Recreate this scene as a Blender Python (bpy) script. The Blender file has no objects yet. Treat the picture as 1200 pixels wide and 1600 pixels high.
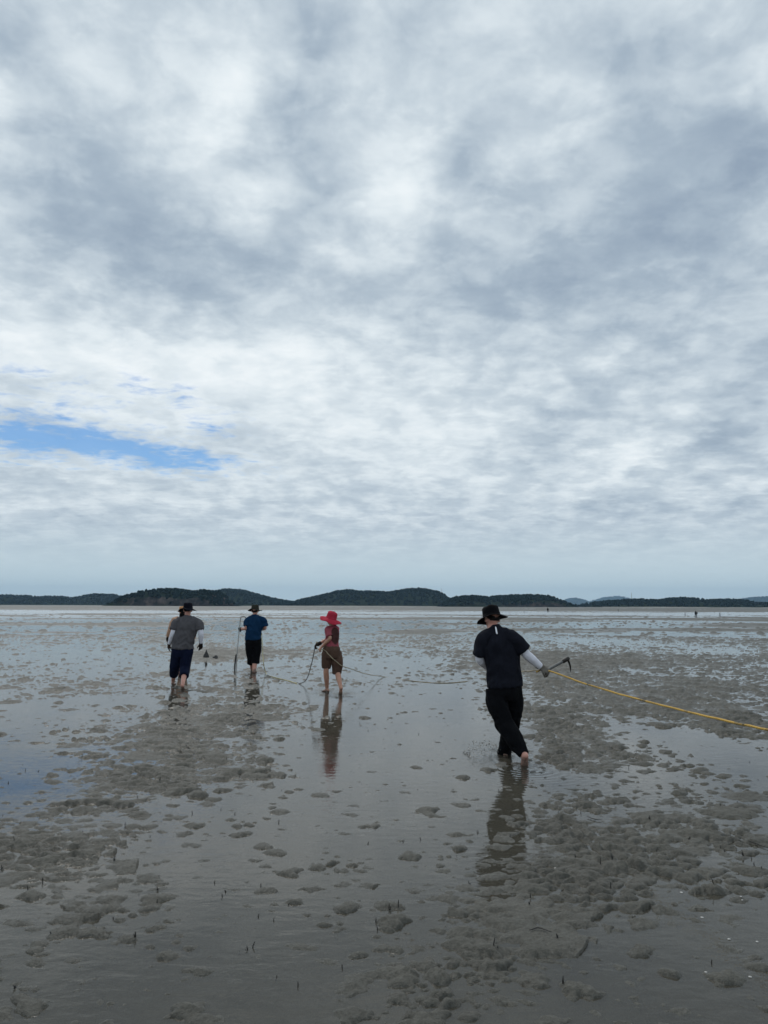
import bpy, math, random
import numpy as np
from mathutils import Vector, Matrix

random.seed(7)
rng = np.random.default_rng(7)
R = math.radians
scene = bpy.context.scene
COL = scene.collection

# ------------------------------------------------------------------ camera
F = 1150.0                       # focal length in pixels of the 1200 x 1600 photograph
CAMH = 1.65
PITCH = math.atan(146.5 / F)
ROLL = 0.0033
Rv0 = np.array([1.0, 0, 0]); Uv0 = np.array([0, -math.sin(PITCH), math.cos(PITCH)])
Fv = np.array([0, math.cos(PITCH), math.sin(PITCH)])
Rv = Rv0 * math.cos(ROLL) + Uv0 * math.sin(ROLL)
Uv = -Rv0 * math.sin(ROLL) + Uv0 * math.cos(ROLL)
cam = bpy.data.cameras.new('camera')
cam.sensor_fit = 'VERTICAL'; cam.sensor_height = 24.0; cam.lens = 24.0 * F / 1600.0
cam.clip_start = 0.05; cam.clip_end = 60000
camo = bpy.data.objects.new('camera', cam); COL.objects.link(camo)
camo.matrix_world = Matrix(((Rv[0], Uv[0], -Fv[0], 0), (Rv[1], Uv[1], -Fv[1], 0), (Rv[2], Uv[2], -Fv[2], CAMH), (0, 0, 0, 1)))
scene.camera = camo

def ray(u, v):
    return Fv + Rv * ((u - 600.0) / F) + Uv * ((800.0 - v) / F)
def G(u, v, z=0.0):              # ground point seen at a place of the photograph
    d = ray(u, v); t = (z - CAMH) / d[2]
    return np.array([0, 0, CAMH]) + d * t
def P(u, v, Y):                  # point at forward distance Y
    d = ray(u, v); t = Y / d[1]
    return np.array([0, 0, CAMH]) + d * t
def project(x, y, z):
    dz = z - CAMH
    cx = x * Rv[0] + y * Rv[1] + dz * Rv[2]; cy = x * Uv[0] + y * Uv[1] + dz * Uv[2]
    cz = np.maximum(x * Fv[0] + y * Fv[1] + dz * Fv[2], 1e-3)
    return 600 + F * cx / cz, 800 - F * cy / cz

# ------------------------------------------------------------------ render settings
scene.render.engine = 'CYCLES'
scene.view_settings.view_transform = 'Standard'; scene.view_settings.look = 'None'
scene.view_settings.exposure = 0.10; scene.view_settings.gamma = 1.0
scene.view_settings.use_curve_mapping = False
scene.cycles.max_bounces = 5; scene.cycles.diffuse_bounces = 2; scene.cycles.glossy_bounces = 3
scene.cycles.transparent_max_bounces = 8; scene.cycles.volume_bounces = 0
scene.cycles.use_denoising = True
try:
    scene.cycles.denoiser = 'OPENIMAGEDENOISE'
except Exception:
    pass

# ------------------------------------------------------------------ sky and sun
SUN_EL, SUN_AZ = R(47), R(-20)   # azimuth from +Y (ahead), negative to the left
def lin(c):
    return tuple(((x / 255 + 0.055) / 1.055) ** 2.4 if x > 10 else x / 255 / 12.92 for x in c)

world = bpy.data.worlds.new('World'); scene.world = world; world.use_nodes = True
wn = world.node_tree.nodes; wl = world.node_tree.links; wn.clear()
class NT:
    def __init__(s, nodes, links): s.n, s.l = nodes, links
    def put(s, sock, val):
        if hasattr(val, 'is_output'): s.l.new(val, sock)
        else: sock.default_value = val
    def math(s, op, a, b=None, c=None, clamp=False):
        n = s.n.new('ShaderNodeMath'); n.operation = op; n.use_clamp = clamp
        s.put(n.inputs[0], a)
        if b is not None: s.put(n.inputs[1], b)
        if c is not None: s.put(n.inputs[2], c)
        return n.outputs[0]
    def vmath(s, op, a, b=None, scale=None):
        n = s.n.new('ShaderNodeVectorMath'); n.operation = op
        s.put(n.inputs[0], a)
        if b is not None: s.put(n.inputs[1], b)
        if scale is not None: s.put(n.inputs['Scale'], scale)
        return n.outputs['Value'] if op in ('DOT_PRODUCT', 'LENGTH') else n.outputs[0]
    def noise(s, vec, scale, detail=2.0, rough=0.5, dist=0.0, color=False, dims='3D'):
        n = s.n.new('ShaderNodeTexNoise'); n.noise_dimensions = dims
        s.put(n.inputs['Vector'], vec); n.inputs['Scale'].default_value = scale
        n.inputs['Detail'].default_value = detail; n.inputs['Roughness'].default_value = rough
        n.inputs['Distortion'].default_value = dist
        return n.outputs['Color'] if color else n.outputs[0]
    def ramp(s, fac, stops, interp='LINEAR'):
        n = s.n.new('ShaderNodeValToRGB'); n.color_ramp.interpolation = interp
        e = n.color_ramp.elements
        while len(e) < len(stops): e.new(0.5)
        for i, (p, c) in enumerate(stops):
            e[i].position = p; e[i].color = (*c, 1) if len(c) == 3 else c
        s.put(n.inputs[0], fac)
        return n.outputs[0]
    def maprange(s, v, a, b, c, d, smooth=False):
        n = s.n.new('ShaderNodeMapRange'); n.interpolation_type = 'SMOOTHSTEP' if smooth else 'LINEAR'
        s.put(n.inputs[0], v)
        for i, x in enumerate((a, b, c, d)): n.inputs[1 + i].default_value = x
        return n.outputs[0]
    def mix(s, fac, a, b, blend='MIX'):
        n = s.n.new('ShaderNodeMix'); n.data_type = 'RGBA'; n.blend_type = blend
        s.put(n.inputs[0], fac)
        for k, v in ((6, a), (7, b)):
            s.put(n.inputs[k], (*v, 1) if isinstance(v, tuple) and len(v) == 3 else v)
        return n.outputs[2]

W = NT(wn, wl)
tc = wn.new('ShaderNodeTexCoord'); DIR = tc.outputs['Generated']
sx = wn.new('ShaderNodeSeparateXYZ'); wl.new(DIR, sx.inputs[0])
zc = W.math('MAXIMUM', sx.outputs[2], 0.0)
inv = W.math('DIVIDE', 1.0, W.math('ADD', zc, 0.24))
cx = wn.new('ShaderNodeCombineXYZ')
W.put(cx.inputs[0], W.math('MULTIPLY', sx.outputs[0], inv)); W.put(cx.inputs[1], W.math('MULTIPLY', sx.outputs[1], inv))
PL = cx.outputs[0]                                  # the cloud deck as a plane overhead
warp = W.vmath('SUBTRACT', W.noise(PL, 2.6, 6, 0.6, color=True), (0.5, 0.5, 0.5))
ang = wn.new('ShaderNodeCombineXYZ')
W.put(ang.inputs[0], W.math('ARCTAN2', sx.outputs[0], sx.outputs[1]))
EL = W.math('ARCSINE', sx.outputs[2]); W.put(ang.inputs[1], EL)
ANG = W.vmath('MULTIPLY_ADD', warp, (0.34, 0.20, 0.0))
ANG.node.inputs[2].default_value = (0, 0, 0); wl.new(ang.outputs[0], ANG.node.inputs[2])

def blob(acc, u, v, su, sv, rot, amp, src=None):
    d = ray(u, v); d = d / np.linalg.norm(d)
    m = wn.new('ShaderNodeMapping'); m.vector_type = 'TEXTURE'
    wl.new(src or ANG, m.inputs[0])
    m.inputs['Location'].default_value = (math.atan2(d[0], d[1]), math.asin(d[2]), 0)
    m.inputs['Rotation'].default_value = (0, 0, R(rot))
    m.inputs['Scale'].default_value = (1.9 * su / F, 1.9 * sv / F, 1)
    g = wn.new('ShaderNodeTexGradient'); g.gradient_type = 'QUADRATIC_SPHERE'
    wl.new(m.outputs[0], g.inputs[0])
    return W.math('MULTIPLY_ADD', g.outputs[1], amp, acc)

CLOUDS = [  # photograph place, half sizes, tilt (counter-clockwise), brighter / darker
    (860, 430, 330, 105, 22, -0.34), (1100, 310, 130, 150, 30, -0.24), (240, 375, 190, 100, -12, -0.34),
    (110, 210, 60, 170, 25, -0.18), (460, 190, 45, 130, 0, -0.20), (400, 25, 100, 60, 0, -0.20),
    (1175, 230, 50, 200, 0, -0.24), (880, 640, 70, 130, -10, -0.20), (1150, 650, 90, 70, 20, -0.28),
    (1040, 540, 110, 60, 25, -0.24), (960, 160, 120, 60, 10, -0.16), (760, 235, 35, 50, 0, -0.18),
    (610, 70, 200, 60, 0, -0.10), (1010, 60, 110, 90, 20, -0.18), (1020, 790, 200, 30, 0, -0.16),
    (30, 30, 80, 60, 0, -0.20), (560, 470, 160, 50, 0, -0.12),
    (140, 530, 270, 95, 0, 0.34), (500, 580, 330, 80, 0, 0.28), (350, 175, 75, 110, -30, 0.34),
    (620, 290, 110, 120, 0, 0.22), (870, 115, 110, 60, 20, 0.20), (850, 210, 90, 25, 5, 0.18),
    (700, 720, 240, 70, 0, 0.22), (980, 705, 160, 32, 28, 0.34), (1140, 770, 90, 25, 15, 0.26),
    (930, 555, 130, 45, 22, 0.24), (1185, 340, 45, 70, 0, 0.22), (1140, 20, 40, 40, 0, 0.26),
    (560, 640, 620, 120, 0, 0.16), (15, 120, 40, 80, 0, 0.24), (310, 20, 60, 40, -40, 0.18), (200, 770, 260, 60, 0, 0.14),
]
acc = W.math('ADD', 0.50, 0.0)
for b in CLOUDS: acc = blob(acc, *b[:5], b[5] * (1.12 if b[5] < 0 else 0.9))
n1 = W.noise(PL, 3.4, 8, 0.56, 0.15)
n2 = W.noise(W.vmath('ADD', PL, (7.3, 2.1, 0)), 9.5, 7, 0.56, 0.25)
inv2 = W.math('DIVIDE', 1.0, W.math('ADD', zc, 0.09))
cx2 = wn.new('ShaderNodeCombineXYZ')
W.put(cx2.inputs[0], W.math('MULTIPLY', sx.outputs[0], inv2)); W.put(cx2.inputs[1], W.math('MULTIPLY', sx.outputs[1], inv2))
n3 = W.noise(W.vmath('MULTIPLY', cx2.outputs[0], (0.8, 1.0, 1)), 11.0, 6, 0.62, 0.25)
det = W.math('MULTIPLY_ADD', W.math('SUBTRACT', n1, 0.5), 0.52, W.math('MULTIPLY', W.math('SUBTRACT', W.maprange(n2, 0.36, 0.66, 0.0, 1.0, True), 0.5), 0.20))
det = W.math('MULTIPLY_ADD', W.math('SUBTRACT', n3, 0.5), 0.36, det)
fade = W.maprange(EL, R(0.5), R(7), 0.10, 1.0, True)
val = W.math('ADD', W.math('MULTIPLY', W.math('SUBTRACT', acc, 0.50), W.maprange(EL, R(1), R(9), 0.2, 1, True)), W.math('MULTIPLY_ADD', det, fade, 0.50))
ccol = W.ramp(val, [(0.0, lin((144, 160, 178))), (0.26, lin((165, 180, 194))), (0.5, lin((195, 207, 216))), (0.72, lin((222, 231, 236))), (1.0, lin((243, 248, 250)))])
hz = W.maprange(EL, R(0.0), R(7), 1.0, 0.0, True)
ccol = W.mix(hz, ccol, lin((206, 223, 227)))
# gaps with blue sky between the clouds
ANG2 = W.vmath('MULTIPLY_ADD', warp, (0.20, 0.05, 0.0)); wl.new(ang.outputs[0], ANG2.node.inputs[2])
hole = W.math('ADD', 0.0, 0.0)
for b in ((50, 690, 180, 32, 0, 1.2), (230, 712, 170, 24, -6, 1.1), (30, 645, 130, 26, 0, 0.5), (340, 665, 70, 24, 0, 0.75), (330, 715, 70, 20, 0, 0.6), (110, 600, 190, 40, 0, 0.42), (260, 610, 70, 20, 0, 0.45)):
    hole = blob(hole, *b, src=ANG2)
hole0 = hole
hole = W.math('MULTIPLY_ADD', W.math('SUBTRACT', n2, 0.5), 0.8, hole)
hole = W.math('MULTIPLY_ADD', W.math('SUBTRACT', n3, 0.5), 2.8, hole)
hm = W.math('MULTIPLY', W.maprange(hole, 0.20, 1.30, 0.0, 0.90, True), W.maprange(hole0, 0.04, 0.25, 0.0, 1.0, True))
sky = wn.new('ShaderNodeTexSky'); sky.sky_type = 'NISHITA'; sky.sun_disc = False
sky.sun_elevation = SUN_EL; sky.sun_rotation = SUN_AZ
sky.air_density = 1.0; sky.dust_density = 0.0; sky.ozone_density = 6.0
hs = wn.new('ShaderNodeHueSaturation'); hs.inputs['Saturation'].default_value = 1.12; hs.inputs['Value'].default_value = 1.0; wl.new(sky.outputs[0], hs.inputs['Color'])
bg1 = wn.new('ShaderNodeBackground'); wl.new(hs.outputs[0], bg1.inputs[0]); bg1.inputs[1].default_value = 0.085
bg2 = wn.new('ShaderNodeBackground'); wl.new(ccol, bg2.inputs[0]); bg2.inputs[1].default_value = 1.0
ms = wn.new('ShaderNodeMixShader'); W.put(ms.inputs[0], hm)
wl.new(bg2.outputs[0], ms.inputs[1]); wl.new(bg1.outputs[0], ms.inputs[2])
wo = wn.new('ShaderNodeOutputWorld'); wl.new(ms.outputs[0], wo.inputs[0])
world.cycles.sampling_method = 'MANUAL'; world.cycles.sample_map_resolution = 512

sun = bpy.data.lights.new('sun', 'SUN'); sun.energy = 1.4; sun.angle = R(16); sun.color = (1.0, 0.96, 0.90)
suno = bpy.data.objects.new('sun', sun); COL.objects.link(suno)
sd = Vector((math.sin(SUN_AZ) * math.cos(SUN_EL), math.cos(SUN_AZ) * math.cos(SUN_EL), math.sin(SUN_EL)))
suno.rotation_euler = (-sd).to_track_quat('-Z', 'Y').to_euler(); suno.location = (0, 0, 50)

# ------------------------------------------------------------------ numpy noise
_pr = np.random.default_rng(11)
PERM = np.concatenate([_pr.permutation(1024)] * 2).astype(np.int32)
_a = _pr.random(1024) * 2 * np.pi
GX, GY = np.cos(_a).astype(np.float32), np.sin(_a).astype(np.float32)
_g3 = _pr.normal(size=(1024, 3)); G3 = (_g3 / np.linalg.norm(_g3, axis=1)[:, None])
def gn2(x, y, seed=0):
    x = x + seed * 17.31; y = y + seed * 9.17
    xi = np.floor(x).astype(np.int64); yi = np.floor(y).astype(np.int64)
    fx = (x - xi).astype(np.float32); fy = (y - yi).astype(np.float32)
    xi &= 1023; yi &= 1023
    u = fx * fx * fx * (fx * (fx * 6 - 15) + 10); v = fy * fy * fy * (fy * (fy * 6 - 15) + 10)
    def g(i, j, dx, dy):
        h = PERM[PERM[(xi + i) & 1023] + ((yi + j) & 1023)]
        return GX[h] * dx + GY[h] * dy
    a = g(0, 0, fx, fy); b = g(1, 0, fx - 1, fy); c = g(0, 1, fx, fy - 1); d = g(1, 1, fx - 1, fy - 1)
    return (a + u * (b - a)) * (1 - v) + (c + u * (d - c)) * v     # about -0.7 .. 0.7
def fbm2(x, y, o=4, seed=0, gain=0.5):
    s = 0; a = 1.0
    for k in range(o):
        s = s + a * gn2(x * 2 ** k, y * 2 ** k, seed + k * 3); a *= gain
    return s
def gn3(p, seed=0):
    p = p + seed * 7.77
    pi = np.floor(p).astype(np.int64); f = p - pi; pi &= 1023
    w = f * f * f * (f * (f * 6 - 15) + 10)
    out = 0
    for i in (0, 1):
        for j in (0, 1):
            for k in (0, 1):
                h = PERM[(PERM[PERM[(pi[:, 0] + i) & 1023] + ((pi[:, 1] + j) & 1023)] + pi[:, 2] + k) & 1023]
                g = G3[h]
                dt = g[:, 0] * (f[:, 0] - i) + g[:, 1] * (f[:, 1] - j) + g[:, 2] * (f[:, 2] - k)
                out = out + dt * (w[:, 0] if i else 1 - w[:, 0]) * (w[:, 1] if j else 1 - w[:, 1]) * (w[:, 2] if k else 1 - w[:, 2])
    return out

# ------------------------------------------------------------------ materials
MATS = {}
def newmat(name):
    m = bpy.data.materials.new(name); m.use_nodes = True
    t = m.node_tree; t.nodes.clear()
    n = NT(t.nodes, t.links)
    out = t.nodes.new('ShaderNodeOutputMaterial')
    MATS[name] = m
    return m, n, out
def principled(n, out, color, rough, bump=None, bstr=0.3, bdist=0.01, spec=0.5, **kw):
    b = n.n.new('ShaderNodeBsdfPrincipled')
    n.put(b.inputs['Base Color'], (*color, 1) if isinstance(color, tuple) and len(color) == 3 else color)
    n.put(b.inputs['Roughness'], rough); b.inputs['Specular IOR Level'].default_value = spec
    for k, v in kw.items(): n.put(b.inputs[k.replace('_', ' ')], v)
    if bump is not None:
        bp = n.n.new('ShaderNodeBump'); bp.inputs['Strength'].default_value = bstr; bp.inputs['Distance'].default_value = bdist
        n.put(bp.inputs['Height'], bump); n.l.new(bp.outputs[0], b.inputs['Normal'])
    n.l.new(b.outputs[0], out.inputs[0])
    return b
def objco(n):
    return n.n.new('ShaderNodeTexCoord').outputs['Object']
def simple(name, c1, c2, scale, rough, bump_scale=None, bstr=0.3, bdist=0.01, spec=0.5, **kw):
    m, n, out = newmat(name)
    co = objco(n)
    f = n.noise(co, scale, 5, 0.6)
    col = n.ramp(f, [(0.3, c1), (0.7, c2)])
    bm = n.noise(co, bump_scale, 4, 0.6) if bump_scale else None
    principled(n, out, col, rough, bm, bstr, bdist, spec, **kw)
    return m

def fabric(name, c1, c2, rough=0.9, wet=0.0):
    m, n, out = newmat(name)
    co = objco(n)
    col = n.ramp(n.noise(co, 9, 6, 0.65), [(0.3, c1), (0.72, c2)])
    weave = n.noise(co, 260, 2, 0.5)
    fold = n.noise(n.vmath('MULTIPLY', co, (1, 1, 0.45)), 17, 4, 0.55)
    h = n.math('MULTIPLY_ADD', weave, 0.08, fold)
    principled(n, out, col, rough, h, 0.7, 0.02, 0.12)
    return m
fabric('cloth_black', (0.0022, 0.0025, 0.0036), (0.0050, 0.0055, 0.0075))
fabric('cloth_navyblack', (0.0062, 0.0072, 0.0120), (0.0115, 0.0130, 0.0205))
fabric('cloth_grey', (0.075, 0.073, 0.080), (0.105, 0.102, 0.110))
fabric('cloth_blue', (0.004, 0.024, 0.062), (0.007, 0.036, 0.090))
fabric('cloth_navy', (0.004, 0.007, 0.022), (0.007, 0.011, 0.033))
fabric('cloth_red', (0.30, 0.075, 0.095), (0.40, 0.110, 0.135))
def patched_red():
    m, n, out = newmat('cloth_red_wet')
    co = objco(n)
    dry = n.ramp(n.noise(co, 9, 6, 0.65), [(0.3, (0.25, 0.058, 0.075)), (0.72, (0.34, 0.085, 0.108))])
    wet = n.ramp(n.noise(co, 9, 6, 0.65), [(0.3, (0.055, 0.024, 0.022)), (0.72, (0.085, 0.036, 0.034))])
    mp = n.n.new('ShaderNodeMapping'); mp.vector_type = 'TEXTURE'; n.l.new(co, mp.inputs[0]); MATS['_wetmap'] = mp
    d = n.math('MULTIPLY_ADD', n.noise(co, 14, 4, 0.6), 0.5, n.vmath('LENGTH', mp.outputs[0]))
    principled(n, out, n.mix(n.maprange(d, 1.15, 1.35, 1, 0, True), dry, wet), 0.85, n.noise(n.vmath('MULTIPLY', co, (1, 1, 1.6)), 20, 4, 0.55), 0.7, 0.02, 0.12)
patched_red()
fabric('cloth_wetred', (0.085, 0.030, 0.030), (0.15, 0.050, 0.052))
fabric('cloth_brown', (0.062, 0.036, 0.026), (0.110, 0.068, 0.050))
fabric('cloth_white', (0.70, 0.70, 0.78), (0.80, 0.80, 0.86))
fabric('cloth_beige', (0.42, 0.25, 0.17), (0.52, 0.33, 0.23))
fabric('hat_black', (0.002, 0.002, 0.003), (0.004, 0.004, 0.0055))
fabric('hat_navy', (0.003, 0.0035, 0.008), (0.006, 0.0065, 0.013))
fabric('hat_olive', (0.022, 0.023, 0.018), (0.040, 0.040, 0.032))
fabric('hat_red', (0.34, 0.022, 0.042), (0.46, 0.040, 0.070))
fabric('hat_tan', (0.40, 0.21, 0.10), (0.5, 0.28, 0.15))
fabric('glove_dark', (0.012, 0.010, 0.009), (0.035, 0.026, 0.022))
fabric('glove_mud', (0.10, 0.09, 0.075), (0.18, 0.165, 0.145))
fabric('glove_brown', (0.035, 0.020, 0.015), (0.06, 0.04, 0.03))
def skin_mat(name, c1, c2):
    # skin with smears of drying mud on the feet and shins
    m, n, out = newmat(name)
    co = objco(n); sp = n.n.new('ShaderNodeSeparateXYZ'); n.l.new(co, sp.inputs[0])
    col = n.ramp(n.noise(co, 14, 5, 0.6), [(0.3, c1), (0.7, c2)])
    sm = n.math('MULTIPLY_ADD', n.noise(n.vmath('MULTIPLY', co, (1, 1, 0.5)), 22, 5, 0.65), -0.45, sp.outputs[2])
    col = n.mix(n.maprange(sm, -0.23, -0.11, 0.8, 0.0, True), col, (0.085, 0.078, 0.062))
    principled(n, out, col, 0.5, n.noise(co, 90, 4, 0.6), 0.15, 0.004, 0.4, Subsurface_Weight=0.08)
skin_mat('skin', (0.40, 0.20, 0.135), (0.52, 0.29, 0.205))
skin_mat('skin_pink', (0.52, 0.25, 0.19), (0.60, 0.33, 0.26))
simple('hair', (0.003, 0.0028, 0.0025), (0.008, 0.007, 0.006), 60, 0.65, 180, 0.6, 0.004, 0.2)
simple('eye_white', (0.6, 0.58, 0.56), (0.65, 0.63, 0.6), 5, 0.2)
simple('reflective', (0.75, 0.76, 0.8), (0.82, 0.83, 0.86), 5, 0.4)
simple('steel_dark', (0.018, 0.017, 0.016), (0.05, 0.045, 0.04), 40, 0.45, 120, 0.3, 0.003, Metallic=0.6)
simple('steel_pole', (0.28, 0.28, 0.27), (0.40, 0.40, 0.39), 30, 0.4, 100, 0.2, 0.002, Metallic=0.5)
simple('handle_grey', (0.07, 0.075, 0.075), (0.13, 0.135, 0.13), 30, 0.5, 100, 0.2, 0.002)
simple('rod_dark', (0.015, 0.016, 0.016), (0.04, 0.04, 0.038), 30, 0.5)
simple('rock_dark', (0.010, 0.010, 0.010), (0.035, 0.034, 0.032), 12, 0.55, 30, 0.6, 0.02)
simple('shell', (0.45, 0.43, 0.40), (0.62, 0.60, 0.57), 40, 0.4)
simple('tube_dark', (0.012, 0.011, 0.010), (0.03, 0.028, 0.025), 40, 0.6)
simple('twig', (0.014, 0.013, 0.011), (0.035, 0.03, 0.026), 40, 0.6)
simple('wood_post', (0.02, 0.018, 0.016), (0.05, 0.045, 0.04), 10, 0.7)
def rope_mat(name, c, dark):
    m, n, out = newmat(name)
    co = objco(n)
    f = n.noise(co, 7.0, 4, 0.6)
    col = n.ramp(f, [(0.34, dark), (0.47, c), (0.8, tuple(min(1, x * 1.25) for x in c))])
    wv = n.n.new('ShaderNodeTexWave'); wv.inputs['Scale'].default_value = 28; n.l.new(co, wv.inputs[0])
    wv.bands_direction = 'DIAGONAL'; wv.inputs['Distortion'].default_value = 1.0
    principled(n, out, col, 0.65, wv.outputs[1], 0.5, 0.006)
rope_mat('rope_yellow', (0.50, 0.30, 0.045), (0.10, 0.075, 0.025))
rope_mat('rope_pale', (0.42, 0.38, 0.20), (0.20, 0.18, 0.10))
rope_mat('rope_tan', (0.30, 0.25, 0.16), (0.12, 0.10, 0.07))

# mud: grey brown silt, wetter (smoother) just above the water line
m, n, out = newmat('mud')
geo = n.n.new('ShaderNodeNewGeometry'); POS = geo.outputs['Position']
sp = n.n.new('ShaderNodeSeparateXYZ'); n.l.new(POS, sp.inputs[0])
c1 = n.ramp(n.noise(POS, 1.3, 6, 0.65), [(0.25, (0.040, 0.039, 0.032)), (0.5, (0.060, 0.058, 0.048)), (0.75, (0.084, 0.081, 0.067))])
gr = n.noise(POS, 55, 5, 0.7)
c1 = n.mix(n.maprange(gr, 0.3, 0.75, 0, 1), c1, n.mix(0.5, c1, (0.20, 0.195, 0.172)))
wetn = n.math('MULTIPLY_ADD', n.noise(POS, 6, 4, 0.6), 0.02, sp.outputs[2])
rough = n.maprange(wetn, 0.006, 0.036, 0.28, 0.56)
gb = n.math('MULTIPLY_ADD', n.noise(POS, 170, 3, 0.6), 0.35, gr)
principled(n, out, c1, rough, gb, 0.9, 0.016, 0.16)

# thin clear sea water: mirror by Fresnel, the rest lets the mud below show
m, n, out = newmat('water'); WATER = n
geo = n.n.new('ShaderNodeNewGeometry'); POS = geo.outputs['Position']
r1 = n.noise(n.vmath('MULTIPLY', POS, (0.7, 1.3, 1)), 10.0, 3, 0.55, 0.3)
r2 = n.noise(POS, 1.1, 3, 0.5)
amp = n.maprange(r2, 0.35, 0.7, 0.25, 1.0)
h = n.math('MULTIPLY', r1, amp); WATER_H = h
bp = n.n.new('ShaderNodeBump'); bp.inputs['Strength'].default_value = 1.0; bp.inputs['Distance'].default_value = 0.0036
n.put(bp.inputs['Height'], h); WATER_BP, WATER_POS = bp, POS
fr = n.n.new('ShaderNodeFresnel'); fr.inputs[0].default_value = 1.40; n.l.new(bp.outputs[0], fr.inputs[1])
gl = n.n.new('ShaderNodeBsdfGlossy'); n.put(gl.inputs['Roughness'], n.maprange(n.vmath('LENGTH', POS), 25.0, 120.0, 0.022, 0.15)); n.l.new(bp.outputs[0], gl.inputs['Normal'])
tr = n.n.new('ShaderNodeBsdfTransparent'); tr.inputs[0].default_value = (0.80, 0.80, 0.75, 1)
silt = n.n.new('ShaderNodeBsdfDiffuse'); n.put(silt.inputs[0], n.ramp(n.noise(POS, 0.8, 4, 0.6), [(0.3, (0.115, 0.106, 0.086)), (0.7, (0.165, 0.152, 0.122))]))
mk = n.n.new('ShaderNodeMixShader'); mk.inputs[0].default_value = 0.30; n.l.new(tr.outputs[0], mk.inputs[1]); n.l.new(silt.outputs[0], mk.inputs[2])
mx = n.n.new('ShaderNodeMixShader'); n.l.new(fr.outputs[0], mx.inputs[0]); n.l.new(mk.outputs[0], mx.inputs[1]); n.l.new(gl.outputs[0], mx.inputs[2])
n.l.new(mx.outputs[0], out.inputs[0])

# hills and woods
def island_mat(name, rockamt):
    m, n, out = newmat(name)
    geo = n.n.new('ShaderNodeNewGeometry'); POS = geo.outputs['Position']
    f = n.noise(n.vmath('MULTIPLY', POS, (1, 1, 0.5)), 0.07, 6, 0.65)
    rock = n.ramp(f, [(0.35, (0.012, 0.013, 0.012)), (0.52, (0.034, 0.029, 0.027)), (0.68, (0.11, 0.086, 0.076))])
    soil = n.ramp(n.noise(POS, 0.03, 4, 0.6), [(0.3, (0.010, 0.016, 0.010)), (0.7, (0.02, 0.028, 0.016))])
    sp = n.n.new('ShaderNodeSeparateXYZ'); n.l.new(geo.outputs['Normal'], sp.inputs[0])
    steep = n.maprange(sp.outputs[2], 0.92, 0.72, 0, rockamt, True)
    principled(n, out, n.mix(steep, soil, rock), 0.95, f, 0.8, 2.0, 0.0)
island_mat('island_rock', 1.0); island_mat('island_soil', 0.25)
m, n, out = newmat('woodland')
geo = n.n.new('ShaderNodeNewGeometry')
f = n.noise(geo.outputs['Position'], 0.045, 5, 0.7)
principled(n, out, n.ramp(f, [(0.3, (0.0025, 0.007, 0.006)), (0.55, (0.005, 0.012, 0.010)), (0.75, (0.009, 0.018, 0.013))]), 0.95, None, spec=0.0)
simple('beach_sand', (0.24, 0.22, 0.19), (0.34, 0.32, 0.28), 0.05, 0.8)

# ------------------------------------------------------------------ mesh helpers
def mesh_np(name, v, f, mat, smooth=True):
    me = bpy.data.meshes.new(name)
    v = np.asarray(v, dtype=np.float32)
    if isinstance(f, np.ndarray):
        k = f.shape[1]
        me.vertices.add(len(v)); me.vertices.foreach_set('co', v.ravel())
        me.loops.add(f.size); me.loops.foreach_set('vertex_index', f.astype(np.int32).ravel())
        me.polygons.add(len(f)); me.polygons.foreach_set('loop_start', np.arange(0, f.size, k, dtype=np.int32))
        me.update(calc_edges=True)
    else:
        me.from_pydata(v.tolist(), [], f); me.update()
    me.polygons.foreach_set('use_smooth', np.full(len(me.polygons), smooth))
    if mat: me.materials.append(MATS[mat])
    return me
def link(name, me, parent=None, loc=None):
    o = bpy.data.objects.new(name, me); COL.objects.link(o)
    if parent is not None: o.parent = parent
    if loc is not None: o.location = loc
    return o
def tag(o, label=None, cat=None, group=None, kind=None):
    if label: o['label'] = label
    if cat: o['category'] = cat
    if group: o['group'] = group
    if kind: o['kind'] = kind
    return o
def grid_faces(nr, nc, wrap=False):
    r = np.arange(nr - 1)[:, None]; c = np.arange(nc if wrap else nc - 1)[None, :]
    a = r * nc + c; b = r * nc + (c + 1) % nc
    return np.stack([a, b, b + nc, a + nc], -1).reshape(-1, 4)

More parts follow.
